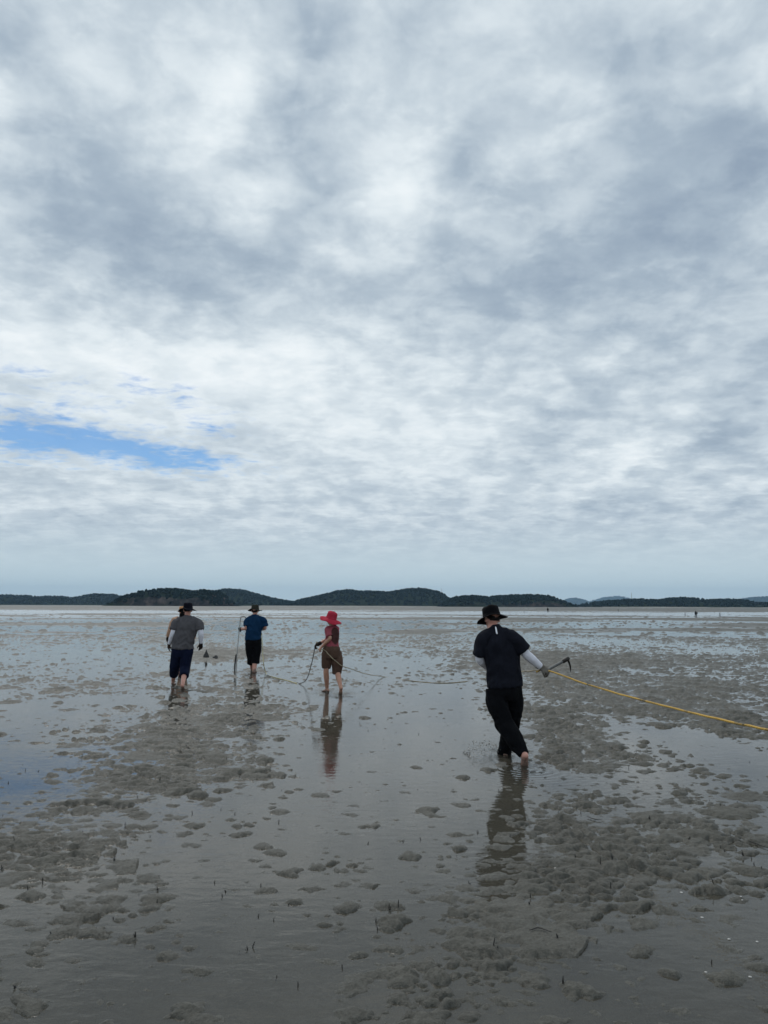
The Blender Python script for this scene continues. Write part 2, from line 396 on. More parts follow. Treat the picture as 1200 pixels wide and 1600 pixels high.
# ------------------------------------------------------------------ tidal flat
ELL = [  # lie of the flat: photograph place, half sizes, tilt, higher (+) or lower (-)
    (290, 1125, 100, 34, 8, 1.2), (300, 1190, 105, 40, 0, 1.3), (190, 1222, 110, 24, 0, 1.0), (395, 1205, 45, 34, 0, 0.9),
    (120, 1165, 60, 8, 10, .6), (150, 1140, 50, 6, 10, .5),
    (90, 1300, 90, 40, 0, 1.1), (50, 1360, 90, 50, 0, 1.0), (150, 1370, 55, 55, 20, .75), (90, 1450, 80, 45, 20, .55),
    (940, 1080, 170, 32, -12, 1.1), (1110, 1110, 120, 38, -15, 1.2), (900, 1120, 110, 30, 0, 1.0), (920, 1175, 95, 24, -10, 1.1), (1150, 1060, 120, 40, 0, .5),
    (1050, 1020, 220, 12, 0, .5), (820, 1038, 130, 13, 0, 1.6), (345, 1022, 75, 9, 0, 1.5), (326, 1030, 30, 4, 0, 2.2), (655, 988, 65, 4, 0, 1.6), (980, 1035, 90, 5, 0, .9),
    (60, 1075, 60, 14, 0, .5), (250, 1000, 60, 6, 0, .5), (330, 1045, 90, 8, 0, .2),
    (850, 1390, 110, 62, 0, 1.5), (940, 1330, 110, 42, -25, 1.2), (760, 1490, 80, 55, 20, .95), (585, 1535, 80, 45, 0, .85), (810, 1450, 100, 55, 0, .9), (680, 1530, 80, 60, 0, .5),
    (545, 1365, 62, 30, 0, 1.0), (1090, 1300, 110, 45, -10, .75), (450, 1108, 70, 12, 0, .55), (540, 1125, 70, 10, 0, .35), (660, 1268, 60, 14, 0, .6),
    (820, 1255, 45, 14, 0, .3),
    (560, 1100, 150, 35, 0, -.7), (610, 1200, 160, 66, 0, -1.3), (500, 1290, 170, 50, 0, -1.0), (340, 1330, 110, 60, 0, -.8), (350, 1490, 170, 70, 0, -.6),
    (120, 1020, 150, 16, 0, -1.0), (330, 1040, 120, 10, 0, -.7), (60, 1115, 105, 20, 8, -1.3), (45, 1195, 55, 28, 0, -1.4), (620, 1035, 110, 18, 0, -1.1),
    (1090, 1160, 150, 20, -14, -1.6), (690, 1090, 70, 22, 0, -.9), (750, 1240, 80, 36, 0, -.9), (1090, 1490, 180, 80, 0, -.8), (650, 1410, 60, 40, 0, -.6),
    (1000, 1225, 130, 20, -8, -.5), (480, 1000, 90, 8, 0, -.8), (900, 1000, 160, 6, -2, -1.0), (1050, 975, 180, 3.5, 0, -1.0), (450, 977, 160, 3, 0, -1.2), (1120, 1015, 70, 9, 0, -.7),
    (330, 1250, 60, 10, 0, -.5),
]
FEET = []   # filled with places where people tread: (x, y, r, depth)
def macro(x, y, u, v, r):
    m = 0.95 * fbm2(x / 1.9, y / 3.0, 3, 1) * np.clip(1.2 - r / 60, 0.3, 1)
    m += 0.55 * fbm2(x / 0.75, y / 0.9, 2, 71) * np.clip(1.5 - r / 30, 0, 1)
    m += np.clip((r - 14) / 30, 0, 1) * 1.25 * fbm2(x / 16, y / 11, 3, 5)
    m += np.clip((r - 35) / 60, 0, 1) * 1.9 * fbm2(x / 70, y / 24, 3, 9)
    m += np.clip((r - 22) / 40, 0, 1) * 1.05 + np.clip((r - 230) / 120, 0, 1) * 1.2
    inside = (y > 1)
    for (eu, ev, su, sv, rot, a) in ELL:
        c, s = math.cos(R(-rot)), math.sin(R(-rot))
        du, dv = u - eu, v - ev
        q = ((du * c + dv * s) / (su * 1.0)) ** 2 + ((-du * s + dv * c) / (sv * 1.0)) ** 2
        w = np.where(inside & (q < 9), np.exp(-q), 0)
        m += a * w
    strip = np.exp(-((v - 957.5 - (u - 600) * 0.0033) / 1.7) ** 2) * inside * np.clip(u + 400, 0, 1)
    m -= 3.0 * strip
    return np.clip(m - 0.05, -1.35, 1.35)

def mounds(x, y, L, seed, gate, wx, wy, aspect=1.5):
    """low clods scattered one to a cell"""
    xx = (x + wx) / L; yy = (y + wy) / L
    xi = np.floor(xx).astype(np.int64); yi = np.floor(yy).astype(np.int64)
    best = np.zeros_like(x)
    for i in (-1, 0, 1):
        for j in (-1, 0, 1):
            ci, cj = xi + i, yi + j
            h0 = PERM[PERM[(ci * 3 + seed * 131) & 1023] + (cj & 1023)]
            h1 = PERM[(h0 + 313) & 1023]; h2 = PERM[(h1 + 57) & 1023]; h3 = PERM[(h2 + 201) & 1023]; h4 = PERM[(h3 + 91) & 1023]
            px = ci + 0.15 + 0.7 * h0 / 1023.0; py = cj + 0.15 + 0.7 * h1 / 1023.0
            rr = 0.24 + 0.36 * (h2 / 1023.0) ** 1.5
            an = (h3 / 1023.0 - 0.5) * 1.2
            asp = 1.1 + (aspect - 0.9) * h4 / 1023.0
            dx, dy = xx - px, yy - py
            ca, sa = np.cos(an), np.sin(an)
            q = ((dx * ca + dy * sa) / asp) ** 2 + ((-dx * sa + dy * ca) * asp ** 0.4) ** 2
            q = q / (rr * rr)
            keep = (h4 / 1023.0 * 0.6 + h0 / 1023.0 * 0.4) < gate
            b = np.where(keep & (q < 1), rr * (1 - q) ** 0.62, 0)
            best = np.maximum(best, b)
    return best * L

def segdist(x, y, pts):
    best = np.full_like(x, 9.0)
    for a, b in zip(pts[:-1], pts[1:]):
        ax, ay = a; bx, by = b
        t = np.clip(((x - ax) * (bx - ax) + (y - ay) * (by - ay)) / ((bx - ax) ** 2 + (by - ay) ** 2 + 1e-9), 0, 1)
        best = np.minimum(best, np.hypot(x - ax - t * (bx - ax), y - ay - t * (by - ay)))
    return best
TRACKS = [[(868, 1283), (905, 1312), (950, 1345), (1000, 1362)], [(880, 1284), (930, 1318), (985, 1356)], [(1035, 1412), (1090, 1432), (1140, 1455), (1210, 1478)],
          [(1030, 1368), (1060, 1378), (1100, 1392)], [(830, 1225), (860, 1236)]]
TRACKS = [[tuple(G(u, v)[:2]) for u, v in t] for t in TRACKS]

def height(x, y):
    x = x.astype(np.float32); y = y.astype(np.float32)
    r = np.hypot(x, y)
    u, v = project(x, y, np.zeros_like(x))
    m = macro(x, y, u, v, r).astype(np.float32)
    wx = 0.045 * gn2(x * 9, y * 9, 2) + 0.030 * gn2(x * 22, y * 22, 21); wy = 0.045 * gn2(x * 9, y * 9, 3) + 0.030 * gn2(x * 22, y * 22, 22)
    dens = np.maximum(np.clip(0.50 + 0.46 * m, 0.20, 0.94), 0.42 * np.clip((8.5 - r) / 2, 0, 1))
    dens = np.minimum(dens, 0.82)
    z = -0.0130 + 0.0034 * m + np.clip(m - 0.75, 0, 0.6) * 0.002 * np.clip((8 - r) / 3, 0, 1) + np.clip((r - 16) / 30, 0, 1) * 0.0085
    near = r < 45
    hv = 0.80 + 0.75 * gn2(x * 1.7, y * 1.7, 33)          # some patches stand higher than others
    mo = mounds(x, y, 0.34, 1, dens * 0.30, wx * 1.6, wy * 1.6, 2.0) * (0.17 + np.clip((r - 20) / 40, 0, 1) * 0.20)
    xn, yn = x[near], y[near]
    b = mounds(xn, yn, 0.150, 2, dens[near] * (0.80 - 0.12 * np.clip((r[near] - 6) / 4, 0, 1)), wx[near], wy[near], 2.1) * 0.36
    c = mounds(xn, yn, 0.086, 3, dens[near] * (0.76 - 0.10 * np.clip((r[near] - 6) / 4, 0, 1)), wx[near] * 0.6, wy[near] * 0.6, 2.0) * 0.46
    e = mounds(xn, yn, 0.052, 5, dens[near] * 0.60, wx[near] * 0.4, wy[near] * 0.4, 1.8) * 0.55
    t = mo[near]; s = np.maximum(np.maximum(np.maximum(t, b), c), e); t[:] = s + 0.15 * (t + b + c + e - s)
    mo[near] = t
    z = z + mo * hv * (1.50 + 0.10 * np.clip(m, -1, 1) + 0.15 * np.clip((r - 6) / 4, 0, 1))
    fade = np.clip(1.3 - r / 30, 0, 1)
    rg = np.clip(mo * 55, 0.12, 1)
    z += fade * (0.0045 * gn2(x * 7, y * 7, 6) + rg * (0.0038 * gn2(x * 19, y * 17, 7) + 0.0028 * gn2(x * 47, y * 40, 8) + 0.0020 * gn2(x * 110, y * 90, 9)))
    ridge = 1 - 2.6 * np.abs(gn2(x * 4.5 + 3 * wx, y * 7.0 + 3 * wy, 40))
    z += fade * np.clip(m - 0.55, 0, 0.6) * 0.016 * ridge
    # broad sandbars far out
    z += np.clip(m - 0.9, 0, 1) * 0.05 * np.clip((r - 14) / 20, 0, 1)
    # drag marks of tools and rope, footprints
    nt = (r < 14) & (x > 0)
    for k, t in enumerate(TRACKS):
        d = segdist(x[nt] + 0.02 * gn2(x[nt] * 8, y[nt] * 8, 31), y[nt] + 0.02 * gn2(x[nt] * 8, y[nt] * 8, 32), t)
        z[nt] += -0.028 * np.exp(-(d / 0.022) ** 2) + 0.012 * np.exp(-((d - 0.055) / 0.028) ** 2)
    for (fx, fy, fr, fd) in FEET:
        d2 = ((x - fx) ** 2 + (y - fy) ** 2) / fr ** 2
        w = np.exp(-d2)
        z = z * (1 - 0.9 * w) - fd * w
        rg = np.exp(-((np.sqrt(d2) - 1.7) / 0.5) ** 2)
        z += 0.010 * rg * (0.6 + gn2(x * 8, y * 8, 13))
    z = z + np.clip(r / 4000 - 0.3, 0, 1) * 0.2
    return z

def foot_ripples():
    n, h = WATER, WATER_H
    for i, (fx, fy, fr_, fd) in enumerate(FEET):
        if i in (2, 3, 4): continue
        d = n.vmath('LENGTH', n.vmath('SUBTRACT', WATER_POS, (float(fx), float(fy), 0.0)))
        ring = n.math('SINE', n.math('MULTIPLY', d, 70.0 + 9 * (i % 3)))
        env = n.math('EXPONENT', n.math('MULTIPLY', d, -3.2))
        h = n.math('MULTIPLY_ADD', n.math('MULTIPLY', ring, env), 0.9, h)
    n.put(WATER_BP.inputs['Height'], h)
def build_flat():
    foot_ripples()
    az = np.concatenate([np.linspace(-180, -48, 24)[:-1], np.linspace(-48, -29, 60)[:-1], np.linspace(-29, 29, 860), np.linspace(29, 48, 60)[1:], np.linspace(48, 180, 24)[1:-1]])
    az = np.radians(az)
    rs = [0.25, 0.6, 1.0, 1.5, 2.0, 2.4, 2.6, 2.75]
    while rs[-1] < 24000:
        q = rs[-1]
        k = 1.0026 if q < 13 else (1.0042 if q < 28 else (1.012 if q < 80 else (1.024 if q < 400 else 1.15)))
        rs.append(q * k)
    rs = np.array(rs)
    x = (rs[:, None] * np.sin(az)[None, :]).ravel(); y = (rs[:, None] * np.cos(az)[None, :]).ravel()
    z = height(x, y)
    v = np.stack([x, y, z], 1)
    f = grid_faces(len(rs), len(az), wrap=True)
    me = mesh_np('tidal_flat', v, f, 'mud')
    o = link('tidal_flat', me); tag(o, 'wet grey-brown mud of the tidal flat, lumpy with low clods', 'mudflat', kind='structure')
    # still sheet of left-over sea water
    rs2 = np.concatenate([[0.2, 1, 2, 3], np.geomspace(4, 24000, 60)]); az2 = np.radians(np.linspace(-180, 180, 97)[:-1])
    x = (rs2[:, None] * np.sin(az2)).ravel(); y = (rs2[:, None] * np.cos(az2)).ravel()
    me = mesh_np('water', np.stack([x, y, 0 * x], 1), grid_faces(len(rs2), len(az2), True), 'water')
    tag(link('water', me), 'shallow still sea water left in pools on the mudflat', 'water', kind='structure')
    return len(v)
# ------------------------------------------------------------------ shape helpers for figures
def nrm(a):
    a = np.asarray(a, float); return a / (np.linalg.norm(a) + 1e-12)
def catmull(pts, rad, sub):
    pts = np.asarray(pts, float); rad = np.asarray(rad, float)
    if rad.ndim == 1: rad = np.stack([rad, rad], 1)
    if sub <= 1 or len(pts) < 3: return pts, rad
    A = np.concatenate([pts, rad], 1)
    A = np.concatenate([[2 * A[0] - A[1]], A, [2 * A[-1] - A[-2]]])
    out = []
    for i in range(1, len(A) - 2):
        for k in range(sub):
            t = k / sub
            p0, p1, p2, p3 = A[i - 1], A[i], A[i + 1], A[i + 2]
            out.append(0.5 * (2 * p1 + (p2 - p0) * t + (2 * p0 - 5 * p1 + 4 * p2 - p3) * t * t + (3 * p1 - p0 - 3 * p2 + p3) * t ** 3))
    out.append(A[-2])
    out = np.array(out)
    return out[:, :3], np.maximum(out[:, 3:], 1e-4)
def sweep(pts, rad, ref=(1, 0, 0), n=14, sub=4, cap='round'):
    """tapered tube; rad may be pairs (along ref, across it)"""
    pts, rad = catmull(pts, rad, sub)
    if cap == 'round':
        t0, t1 = nrm(pts[0] - pts[1]), nrm(pts[-1] - pts[-2])
        a = [pts[0] + t0 * rad[0].min() * math.sin(q) for q in (1.45, 1.0, 0.5)]; ar = [rad[0] * math.cos(q) for q in (1.45, 1.0, 0.5)]
        b = [pts[-1] + t1 * rad[-1].min() * math.sin(q) for q in (0.5, 1.0, 1.45)]; br = [rad[-1] * math.cos(q) for q in (0.5, 1.0, 1.45)]
        pts = np.concatenate([a, pts, b]); rad = np.concatenate([ar, rad, br])
    tang = np.gradient(pts, axis=0)
    th = np.linspace(0, 2 * np.pi, n, endpoint=False)
    V = []; ref = np.asarray(ref, float)
    for p, t, r in zip(pts, tang, rad):
        t = nrm(t); a = ref - t * ref.dot(t)
        if np.linalg.norm(a) < 0.15: a = np.cross(t, (0.3, 0.5, 0.8))
        a = nrm(a); b = np.cross(t, a); ref = a if True else ref
        V.append(p + np.outer(np.cos(th) * r[0], a) + np.outer(np.sin(th) * r[1], b))
    V = np.concatenate(V); nr = len(pts)
    f = [list(q) for q in grid_faces(nr, n, True)]
    f.append(list(range(n))[::-1]); f.append([(nr - 1) * n + i for i in range(n)])
    return V, f
def ellipsoid(c, r, ax=None, n=14, m=9):
    th = np.linspace(0, 2 * np.pi, n, endpoint=False); ph = np.linspace(-np.pi / 2 + 0.12, np.pi / 2 - 0.12, m)
    v = np.stack([np.outer(np.cos(ph), np.cos(th)).ravel() * r[0], np.outer(np.cos(ph), np.sin(th)).ravel() * r[1], np.repeat(np.sin(ph), n) * r[2]], 1)
    if ax is not None: v = v @ np.asarray(ax)           # rows: local x, y, z axes
    f = [list(q) for q in grid_faces(m, n, True)]; f.append(list(range(n))[::-1]); f.append([(m - 1) * n + i for i in range(n)])
    return v + np.asarray(c, float), f
def join(parts):
    V, Fc, k = [], [], 0
    for v, f in parts:
        V.append(v); Fc += [[i + k for i in q] for q in f]; k += len(v)
    return np.concatenate(V), Fc
def fuse(name, parts, voxel, smooth, mat, root, folds=0.0, seed=0, stretch=(1, 1, 1), fscale=9.0):
    """weld overlapping volumes into one continuous skin, then soften and crease it"""
    v, f = join(parts)
    base = np.array(root.location) if root is not None else np.zeros(3)
    me = bpy.data.meshes.new('tmp'); me.from_pydata((v - base).tolist(), [], f); me.update()
    o = bpy.data.objects.new('tmp', me); COL.objects.link(o)
    md = o.modifiers.new('r', 'REMESH'); md.mode = 'VOXEL'; md.voxel_size = voxel
    ms_ = o.modifiers.new('s', 'SMOOTH'); ms_.factor = 0.5; ms_.iterations = smooth
    dg = bpy.context.evaluated_depsgraph_get(); dg.update()
    ev = o.evaluated_get(dg)
    m2 = bpy.data.meshes.new_from_object(ev)
    bpy.data.objects.remove(o); bpy.data.meshes.remove(me)
    nv = len(m2.vertices)
    if folds > 0:
        co = np.empty(nv * 3, np.float32); m2.vertices.foreach_get('co', co); co = co.reshape(-1, 3).astype(float)
        no = np.empty(nv * 3, np.float32); m2.vertex_normals.foreach_get('vector', no); no = no.reshape(-1, 3)
        q = co * np.asarray(stretch) * fscale
        q = q + 0.6 * np.stack([gn3(q * 0.6, seed + 1), gn3(q * 0.6, seed + 2), gn3(q * 0.6, seed + 3)], 1)
        h = 1 - 2.4 * np.abs(gn3(q, seed + 5)) + 0.5 * gn3(q * 2.2, seed + 6)
        co = co + no * (folds * h)[:, None]
        m2.vertices.foreach_set('co', co.astype(np.float32).ravel())
    m2.update()
    m2.name = name; m2.materials.clear(); m2.materials.append(MATS[mat])
    m2.polygons.foreach_set('use_smooth', np.ones(len(m2.polygons), bool))
    return link(name, m2, root)
def plain(name, v, f, mat, root, smooth=True):
    base = np.array(root.location) if root is not None else np.zeros(3)
    return link(name, mesh_np(name, v - base, f, mat, smooth), root)

def person_root(x, y, label, group=None):
    e = bpy.data.objects.new('person', None); COL.objects.link(e); e.location = (x, y, 0); e.empty_display_size = 0.2
    tag(e, label, 'person', group)
    return e
def frame(fwd, up):
    up = nrm(up); fwd = np.asarray(fwd, float); fwd = nrm(fwd - up * fwd.dot(up)); right = np.cross(fwd, up)
    return np.array([right, fwd, up])
def head_parts(c, fwd, up, s=1.0):
    A = frame(fwd, up); r, fw, u = A
    return [ellipsoid(c + u * 0.02 * s - fw * 0.008 * s, (0.076 * s, 0.095 * s, 0.100 * s), A),
            ellipsoid(c + fw * 0.028 * s - u * 0.055 * s, (0.056 * s, 0.062 * s, 0.066 * s), A),
            ellipsoid(c + fw * 0.096 * s - u * 0.020 * s, (0.012 * s, 0.018 * s, 0.026 * s), A),
            ellipsoid(c + fw * 0.086 * s - u * 0.068 * s, (0.024 * s, 0.010 * s, 0.010 * s), A),
            ellipsoid(c + fw * 0.084 * s + u * 0.022 * s, (0.050 * s, 0.012 * s, 0.010 * s), A),
            ellipsoid(c - r * 0.079 * s - u * 0.012 * s, (0.010 * s, 0.020 * s, 0.032 * s), A),
            ellipsoid(c + r * 0.079 * s - u * 0.012 * s, (0.010 * s, 0.020 * s, 0.032 * s), A)]
def add_face(root, c, fwd, up, s, hair=True):
    A = frame(fwd, up); r, fw, u = A
    for k in (-1, 1):
        v, f = ellipsoid(c + r * 0.031 * s * k + fw * 0.083 * s, (0.012 * s, 0.009 * s, 0.009 * s), A, 10, 7)
        plain('eye', v, f, 'eye_white', root)
    if hair:
        parts = [ellipsoid(c + u * 0.022 * s - fw * 0.008 * s, (0.078 * s, 0.086 * s, 0.088 * s), A), ellipsoid(c - fw * 0.052 * s - u * 0.004 * s, (0.066 * s, 0.045 * s, 0.050 * s), A)]
        fuse('hair', parts, 0.010, 2, 'hair', root, 0.002, 5, fscale=40)
def hand_parts(w, d, pn, curl=0.5, s=1.0, side=1):
    """wrist, pointing direction, palm normal (fingers curl towards it), side: where the thumb sits"""
    d = nrm(d); pn = np.asarray(pn, float); pn = nrm(pn - d * pn.dot(d)); lat = np.cross(d, pn) * side
    w = np.asarray(w, float)
    P_ = [sweep([w - d * 0.02 * s, w + d * 0.03 * s, w + d * 0.075 * s], [(0.026 * s, 0.019 * s), (0.038 * s, 0.018 * s), (0.040 * s, 0.015 * s)], ref=lat, n=10, sub=2)]
    for i, (off, ln) in enumerate(((0.030, 0.072), (0.010, 0.082), (-0.010, 0.076), (-0.029, 0.058))):
        p = w + d * 0.075 * s + lat * off * s; pts = [p - d * 0.02 * s, p]; a = 0.15
        for k, fr_ in enumerate((0.45, 0.32, 0.23)):
            a += curl * (0.75 + 0.1 * i * 0.5)
            p = p + (d * math.cos(a) + pn * math.sin(a) + lat * off * 0.9) * ln * fr_ * s; pts.append(p)
        P_.append(sweep(pts, [0.0095 * s, 0.0098 * s, 0.0092 * s, 0.0085 * s, 0.007 * s], n=8, sub=2))
    tp = w + d * 0.025 * s + lat * 0.030 * s
    td = nrm(d * 0.75 + lat * 0.6 + pn * 0.25)
    t2 = tp + td * 0.042 * s; t3 = t2 + nrm(d + pn * (0.2 + curl)) * 0.032 * s
    P_.append(sweep([tp - td * 0.015 * s, tp, t2, t3], [0.013 * s, 0.0125 * s, 0.011 * s, 0.008 * s], n=8, sub=2))
    return P_
def foot_parts(ankle, toe_dir, pitch=0.0, s=1.0):
    """pitch: how far the heel is raised (radians)"""
    f = nrm(np.array([toe_dir[0], toe_dir[1], 0])); up = np.array([0, 0, 1.0])
    fd = f * math.cos(pitch) - up * math.sin(pitch); ud = up * math.cos(pitch) + f * math.sin(pitch)
    a = np.asarray(ankle, float); lat = np.cross(fd, ud)
    sole = a - ud * 0.065 * s
    parts = [sweep([a + ud * 0.03 * s, a - ud * 0.01 * s, sole - fd * 0.035 * s + ud * 0.022 * s], [0.036 * s, 0.036 * s, 0.033 * s], n=10, sub=2),
             sweep([sole - fd * 0.045 * s + ud * 0.025 * s, sole + fd * 0.04 * s + ud * 0.032 * s, sole + fd * 0.11 * s + ud * 0.022 * s, sole + fd * 0.155 * s + ud * 0.014 * s],
                   [(0.030 * s, 0.026 * s), (0.034 * s, 0.030 * s), (0.044 * s, 0.021 * s), (0.041 * s, 0.014 * s)], ref=lat, n=12, sub=3)]
    for i in range(5):
        o = (i - 2) * 0.0175 * s; L = (0.050, 0.046, 0.041, 0.035, 0.028)[i] * s
        b = sole + fd * 0.145 * s + lat * o + ud * 0.011 * s
        parts.append(sweep([b, b + fd * L * 0.6, b + fd * L - ud * 0.004 * s], [0.0105 * s] * 3 if i == 0 else [0.0085 * s] * 3, n=8, sub=1))
    return parts
def bucket_hat(root, c, fwd, up, mat, crown_r, crown_h, brim, droop, wave, seed, tall_edge=0.85, name='hat'):
    """crown, band seam and a floppy brim as one lathe with thickness"""
    A = frame(fwd, up); n = 40; th = np.linspace(0, 2 * np.pi, n, endpoint=False)
    prof = [(0.02, crown_h), (crown_r * 0.55, crown_h * 0.985), (crown_r * tall_edge, crown_h * 0.93), (crown_r * 0.95, crown_h * 0.78), (crown_r * 0.99, crown_h * 0.45), (crown_r * 1.02, crown_h * 0.2), (crown_r * 1.03, 0.0)]
    inner = len(prof)
    for k in (0.15, 0.4, 0.7, 1.0): prof.append((crown_r * 1.03 + brim * k, None))
    prs = np.random.default_rng(seed).random(6) * 6.28
    rows = []
    def row(r, z, k):
        wv = wave * k * (np.sin(2 * th + prs[0]) + 0.6 * np.sin(3 * th + prs[1]) + 0.35 * np.sin(5 * th + prs[2]))
        zz = (-droop * k ** 1.4 + wv) if z is None else np.full(n, z) + 0.004 * np.sin(4 * th + prs[3]) * (z > 0.02)
        rr = np.full(n, r) * (1 + 0.012 * np.sin(3 * th + prs[4]))
        return np.stack([rr * 0.93 * np.cos(th), rr * 1.06 * np.sin(th), zz], 1)
    for i, (r, z) in enumerate(prof):
        rows.append(row(r, z, 0 if z is not None else (r - crown_r * 1.03) / brim))
    for i in range(len(prof) - 1, -1, -1):
        r, z = prof[i]; q = row(r - 0.005 if z is not None else r - 0.001, z, 0 if z is not None else (r - crown_r * 1.03) / brim)
        q[:, 2] -= 0.006; rows.append(q)
    v = np.concatenate(rows) @ A + c
    f = [list(q) for q in grid_faces(len(rows), n, True)]
    f.append(list(range(n))); f.append([(len(rows) - 1) * n + i for i in range(n)][::-1])
    h = plain(name, v, [q[::-1] for q in f], mat, root)
    band = []
    for z_, e in ((0.004, 0.0022), (0.026, 0.0025)):
        r = crown_r * 1.02 + e
        band.append(np.stack([r * 0.93 * np.cos(th), r * 1.06 * np.sin(th), np.full(n, z_)], 1))
    for z_, e in ((0.026, -0.004), (0.004, -0.004)):
        r = crown_r * 1.02 + e
        band.append(np.stack([r * 0.93 * np.cos(th), r * 1.06 * np.sin(th), np.full(n, z_)], 1))
    band.append(band[0])
    bo = plain('hat_band', np.concatenate(band) @ A + c, grid_faces(5, n, True), mat, root); bo.parent = h; bo.location = (0, 0, 0)
    return h

def along(a, b, t): return np.asarray(a) * (1 - t) + np.asarray(b) * t

# ---------------------------------------------------------------- the man in black with the hoe
def man_in_black():
    toe = G(817, 1201); fr_ = G(790, 1178); D = 0.5 * (toe[1] + fr_[1])
    root = person_root(0.5 * (toe[0] + fr_[0]), D, 'man in black shirt and long black trousers with white sleeves, pulling a yellow rope')
    p = lambda u, v, dy=0.0: P(u, v, D + dy)
    FEET.append((toe[0], toe[1], 0.11, 0.035)); FEET.append((fr_[0], fr_[1], 0.14, 0.04))
    fwd = nrm((-0.15, 1, 0)); lat = (1, 0.12, 0)
    hd = p(769, 967, 0.17); up = nrm((-0.10, 0.32, 1))
    hf = nrm((-0.42, 1, -0.30))
    lsh, rsh = p(755, 998, 0.02), p(802, 997, -0.02)
    lel, rel = p(750, 1030, 0.06), p(823, 1023, -0.02)
    lwr, rwr = p(768, 1048, 0.28), p(845, 1042, 0.06)
    lhip, rhip = p(777, 1074, -0.01), p(801, 1074, 0.03)
    lkn, rkn = p(785, 1124, -0.06), p(800, 1128, 0.16)
    lan = np.array([*P(819, 1181, toe[1] + 0.17)]); ran = np.array([*P(789, 1171, fr_[1] - 0.02)])
    neck = p(770, 983, 0.06); 
    spine = [p(788, 1080, 0), p(786, 1060, 0.0), p(785, 1035, 0.02), p(782, 1010, 0.03), p(780, 994, 0.03), p(775, 985, 0.045)]
    skin = head_parts(hd, hf, up, 1.05)
    skin.append(sweep([p(778, 992, 0.03), neck, hd - up * 0.04], [0.062, 0.055, 0.056], n=12))
    skin.append(sweep(spine, [(0.15, 0.09), (0.14, 0.085), (0.15, 0.095), (0.17, 0.1), (0.15, 0.08), (0.06, 0.055)], ref=lat, n=16))
    for a, b, c in ((lsh, lel, lwr), (rsh, rel, rwr)):
        skin.append(sweep([a, along(a, b, .5), b, along(b, c, .4), c], [0.05, 0.045, 0.038, 0.037, 0.026], n=10, sub=2))
    for a, b, c in ((lhip, lkn, lan), (rhip, rkn, ran)):
        skin.append(sweep([a, along(a, b, .5), b, along(b, c, .35), c], [0.085, 0.075, 0.055, 0.052, 0.036], n=12, sub=2))
    skin += foot_parts(lan, (0.03, 1), 1.12, 1.12)
    skin += foot_parts(ran, (0.0, 1), 0.0, 1.02)
    skin += hand_parts(lwr, (0.3, 0.8, -0.2), (0.9, 0, 0), 0.8, 1.0, 1)
    fuse('body', skin, 0.0075, 3, 'skin_pink', root)
    add_face(root, hd, hf, up, 1.05)
    # T-shirt
    sh = [sweep([p(789, 1072, 0.0), p(788, 1058, 0.0), p(786, 1035, 0.015), p(783, 1012, 0.03), p(780, 996, 0.03), p(775, 986, 0.045), p(771.5, 979.5, 0.06)],
                [(0.188, 0.142), (0.182, 0.130), (0.184, 0.128), (0.196, 0.130), (0.150, 0.105), (0.084, 0.074), (0.066, 0.064)], ref=lat, n=22, cap='flat'),
          sweep([p(773, 990, 0.03), lsh + (0.015, 0, 0.0), along(lsh, lel, .45), along(lsh, lel, .80)], [0.060, 0.074, 0.078, 0.084], n=14, sub=3, cap='flat'),
          sweep([p(783, 989, 0.03), rsh - (0.01, 0, 0.0), along(rsh, rel, .40), along(rsh, rel, .74)], [0.060, 0.074, 0.076, 0.080], n=14, sub=3, cap='flat')]
    shirt = fuse('shirt', sh, 0.0085, 4, 'cloth_navyblack', root, 0.017, 2, (1.2, 1.2, 0.75), 8)
    st = sweep([p(774.5, 978, -0.018), p(775.2, 983.5, -0.040), p(776.5, 990.5, -0.082)], [(0.009, 0.003)] * 3, ref=lat, n=8, cap='flat')
    s_ = plain('back_stripe', *st, 'reflective', root)
    # long trousers
    tr_ = [sweep([p(789, 1064, 0.0), p(789, 1080, 0.0), p(789, 1092, 0.01)], [(0.160, 0.112), (0.176, 0.125), (0.15, 0.11)], ref=lat, n=20, cap='flat'),
           sweep([p(776, 1078), p(777, 1098, -0.02), lkn + (0.0, 0.0, 0.02), lkn + (0.02, 0, -0.05), along(lkn, lan, .45), along(lkn, lan, .78), along(lkn, lan, 0.97)], [0.112, 0.112, 0.092, 0.094, 0.088, 0.070, 0.052], n=16, sub=3, cap='flat'),
           sweep([p(801, 1078, 0.02), p(802, 1098, 0.07), rkn, along(rkn, ran, .4), along(rkn, ran, .8), along(rkn, ran, 1.34)], [0.100, 0.100, 0.084, 0.080, 0.070, 0.064], n=16, sub=3, cap='flat')]
    fuse('trousers', tr_, 0.0085, 4, 'cloth_black', root, 0.014, 8, (1.1, 1.1, 0.8), 8)
    for nme, a, b, c in (('arm_sleeve', lsh, lel, lwr), ('arm_sleeve', rsh, rel, rwr)):
        fuse(nme, [sweep([along(a, b, .6), b, along(b, c, .4), along(b, c, .97)], [0.053, 0.048, 0.047, 0.034], n=14, sub=4, cap='flat')], 0.006, 3, 'cloth_white', root, 0.003, 4, (1, 1, 1), 18)
    # right glove closed on rope and hoe handle
    gd = nrm(p(857, 1049, 0.04) - rwr)
    gl = hand_parts(rwr + gd * 0.005, gd, (0.3, 0.5, -0.8), 1.25, 1.12, -1)
    gl.append(sweep([rwr - gd * 0.045, rwr - gd * 0.02, rwr + gd * 0.03], [0.040, 0.037, 0.036], n=12, cap='flat'))
    fuse('glove', gl, 0.0055, 2, 'glove_mud', root, 0.0015, 3, fscale=30)
    gl = hand_parts(lwr, (0.3, 0.8, -0.2), (0.9, 0, 0), 0.8, 1.12, 1)
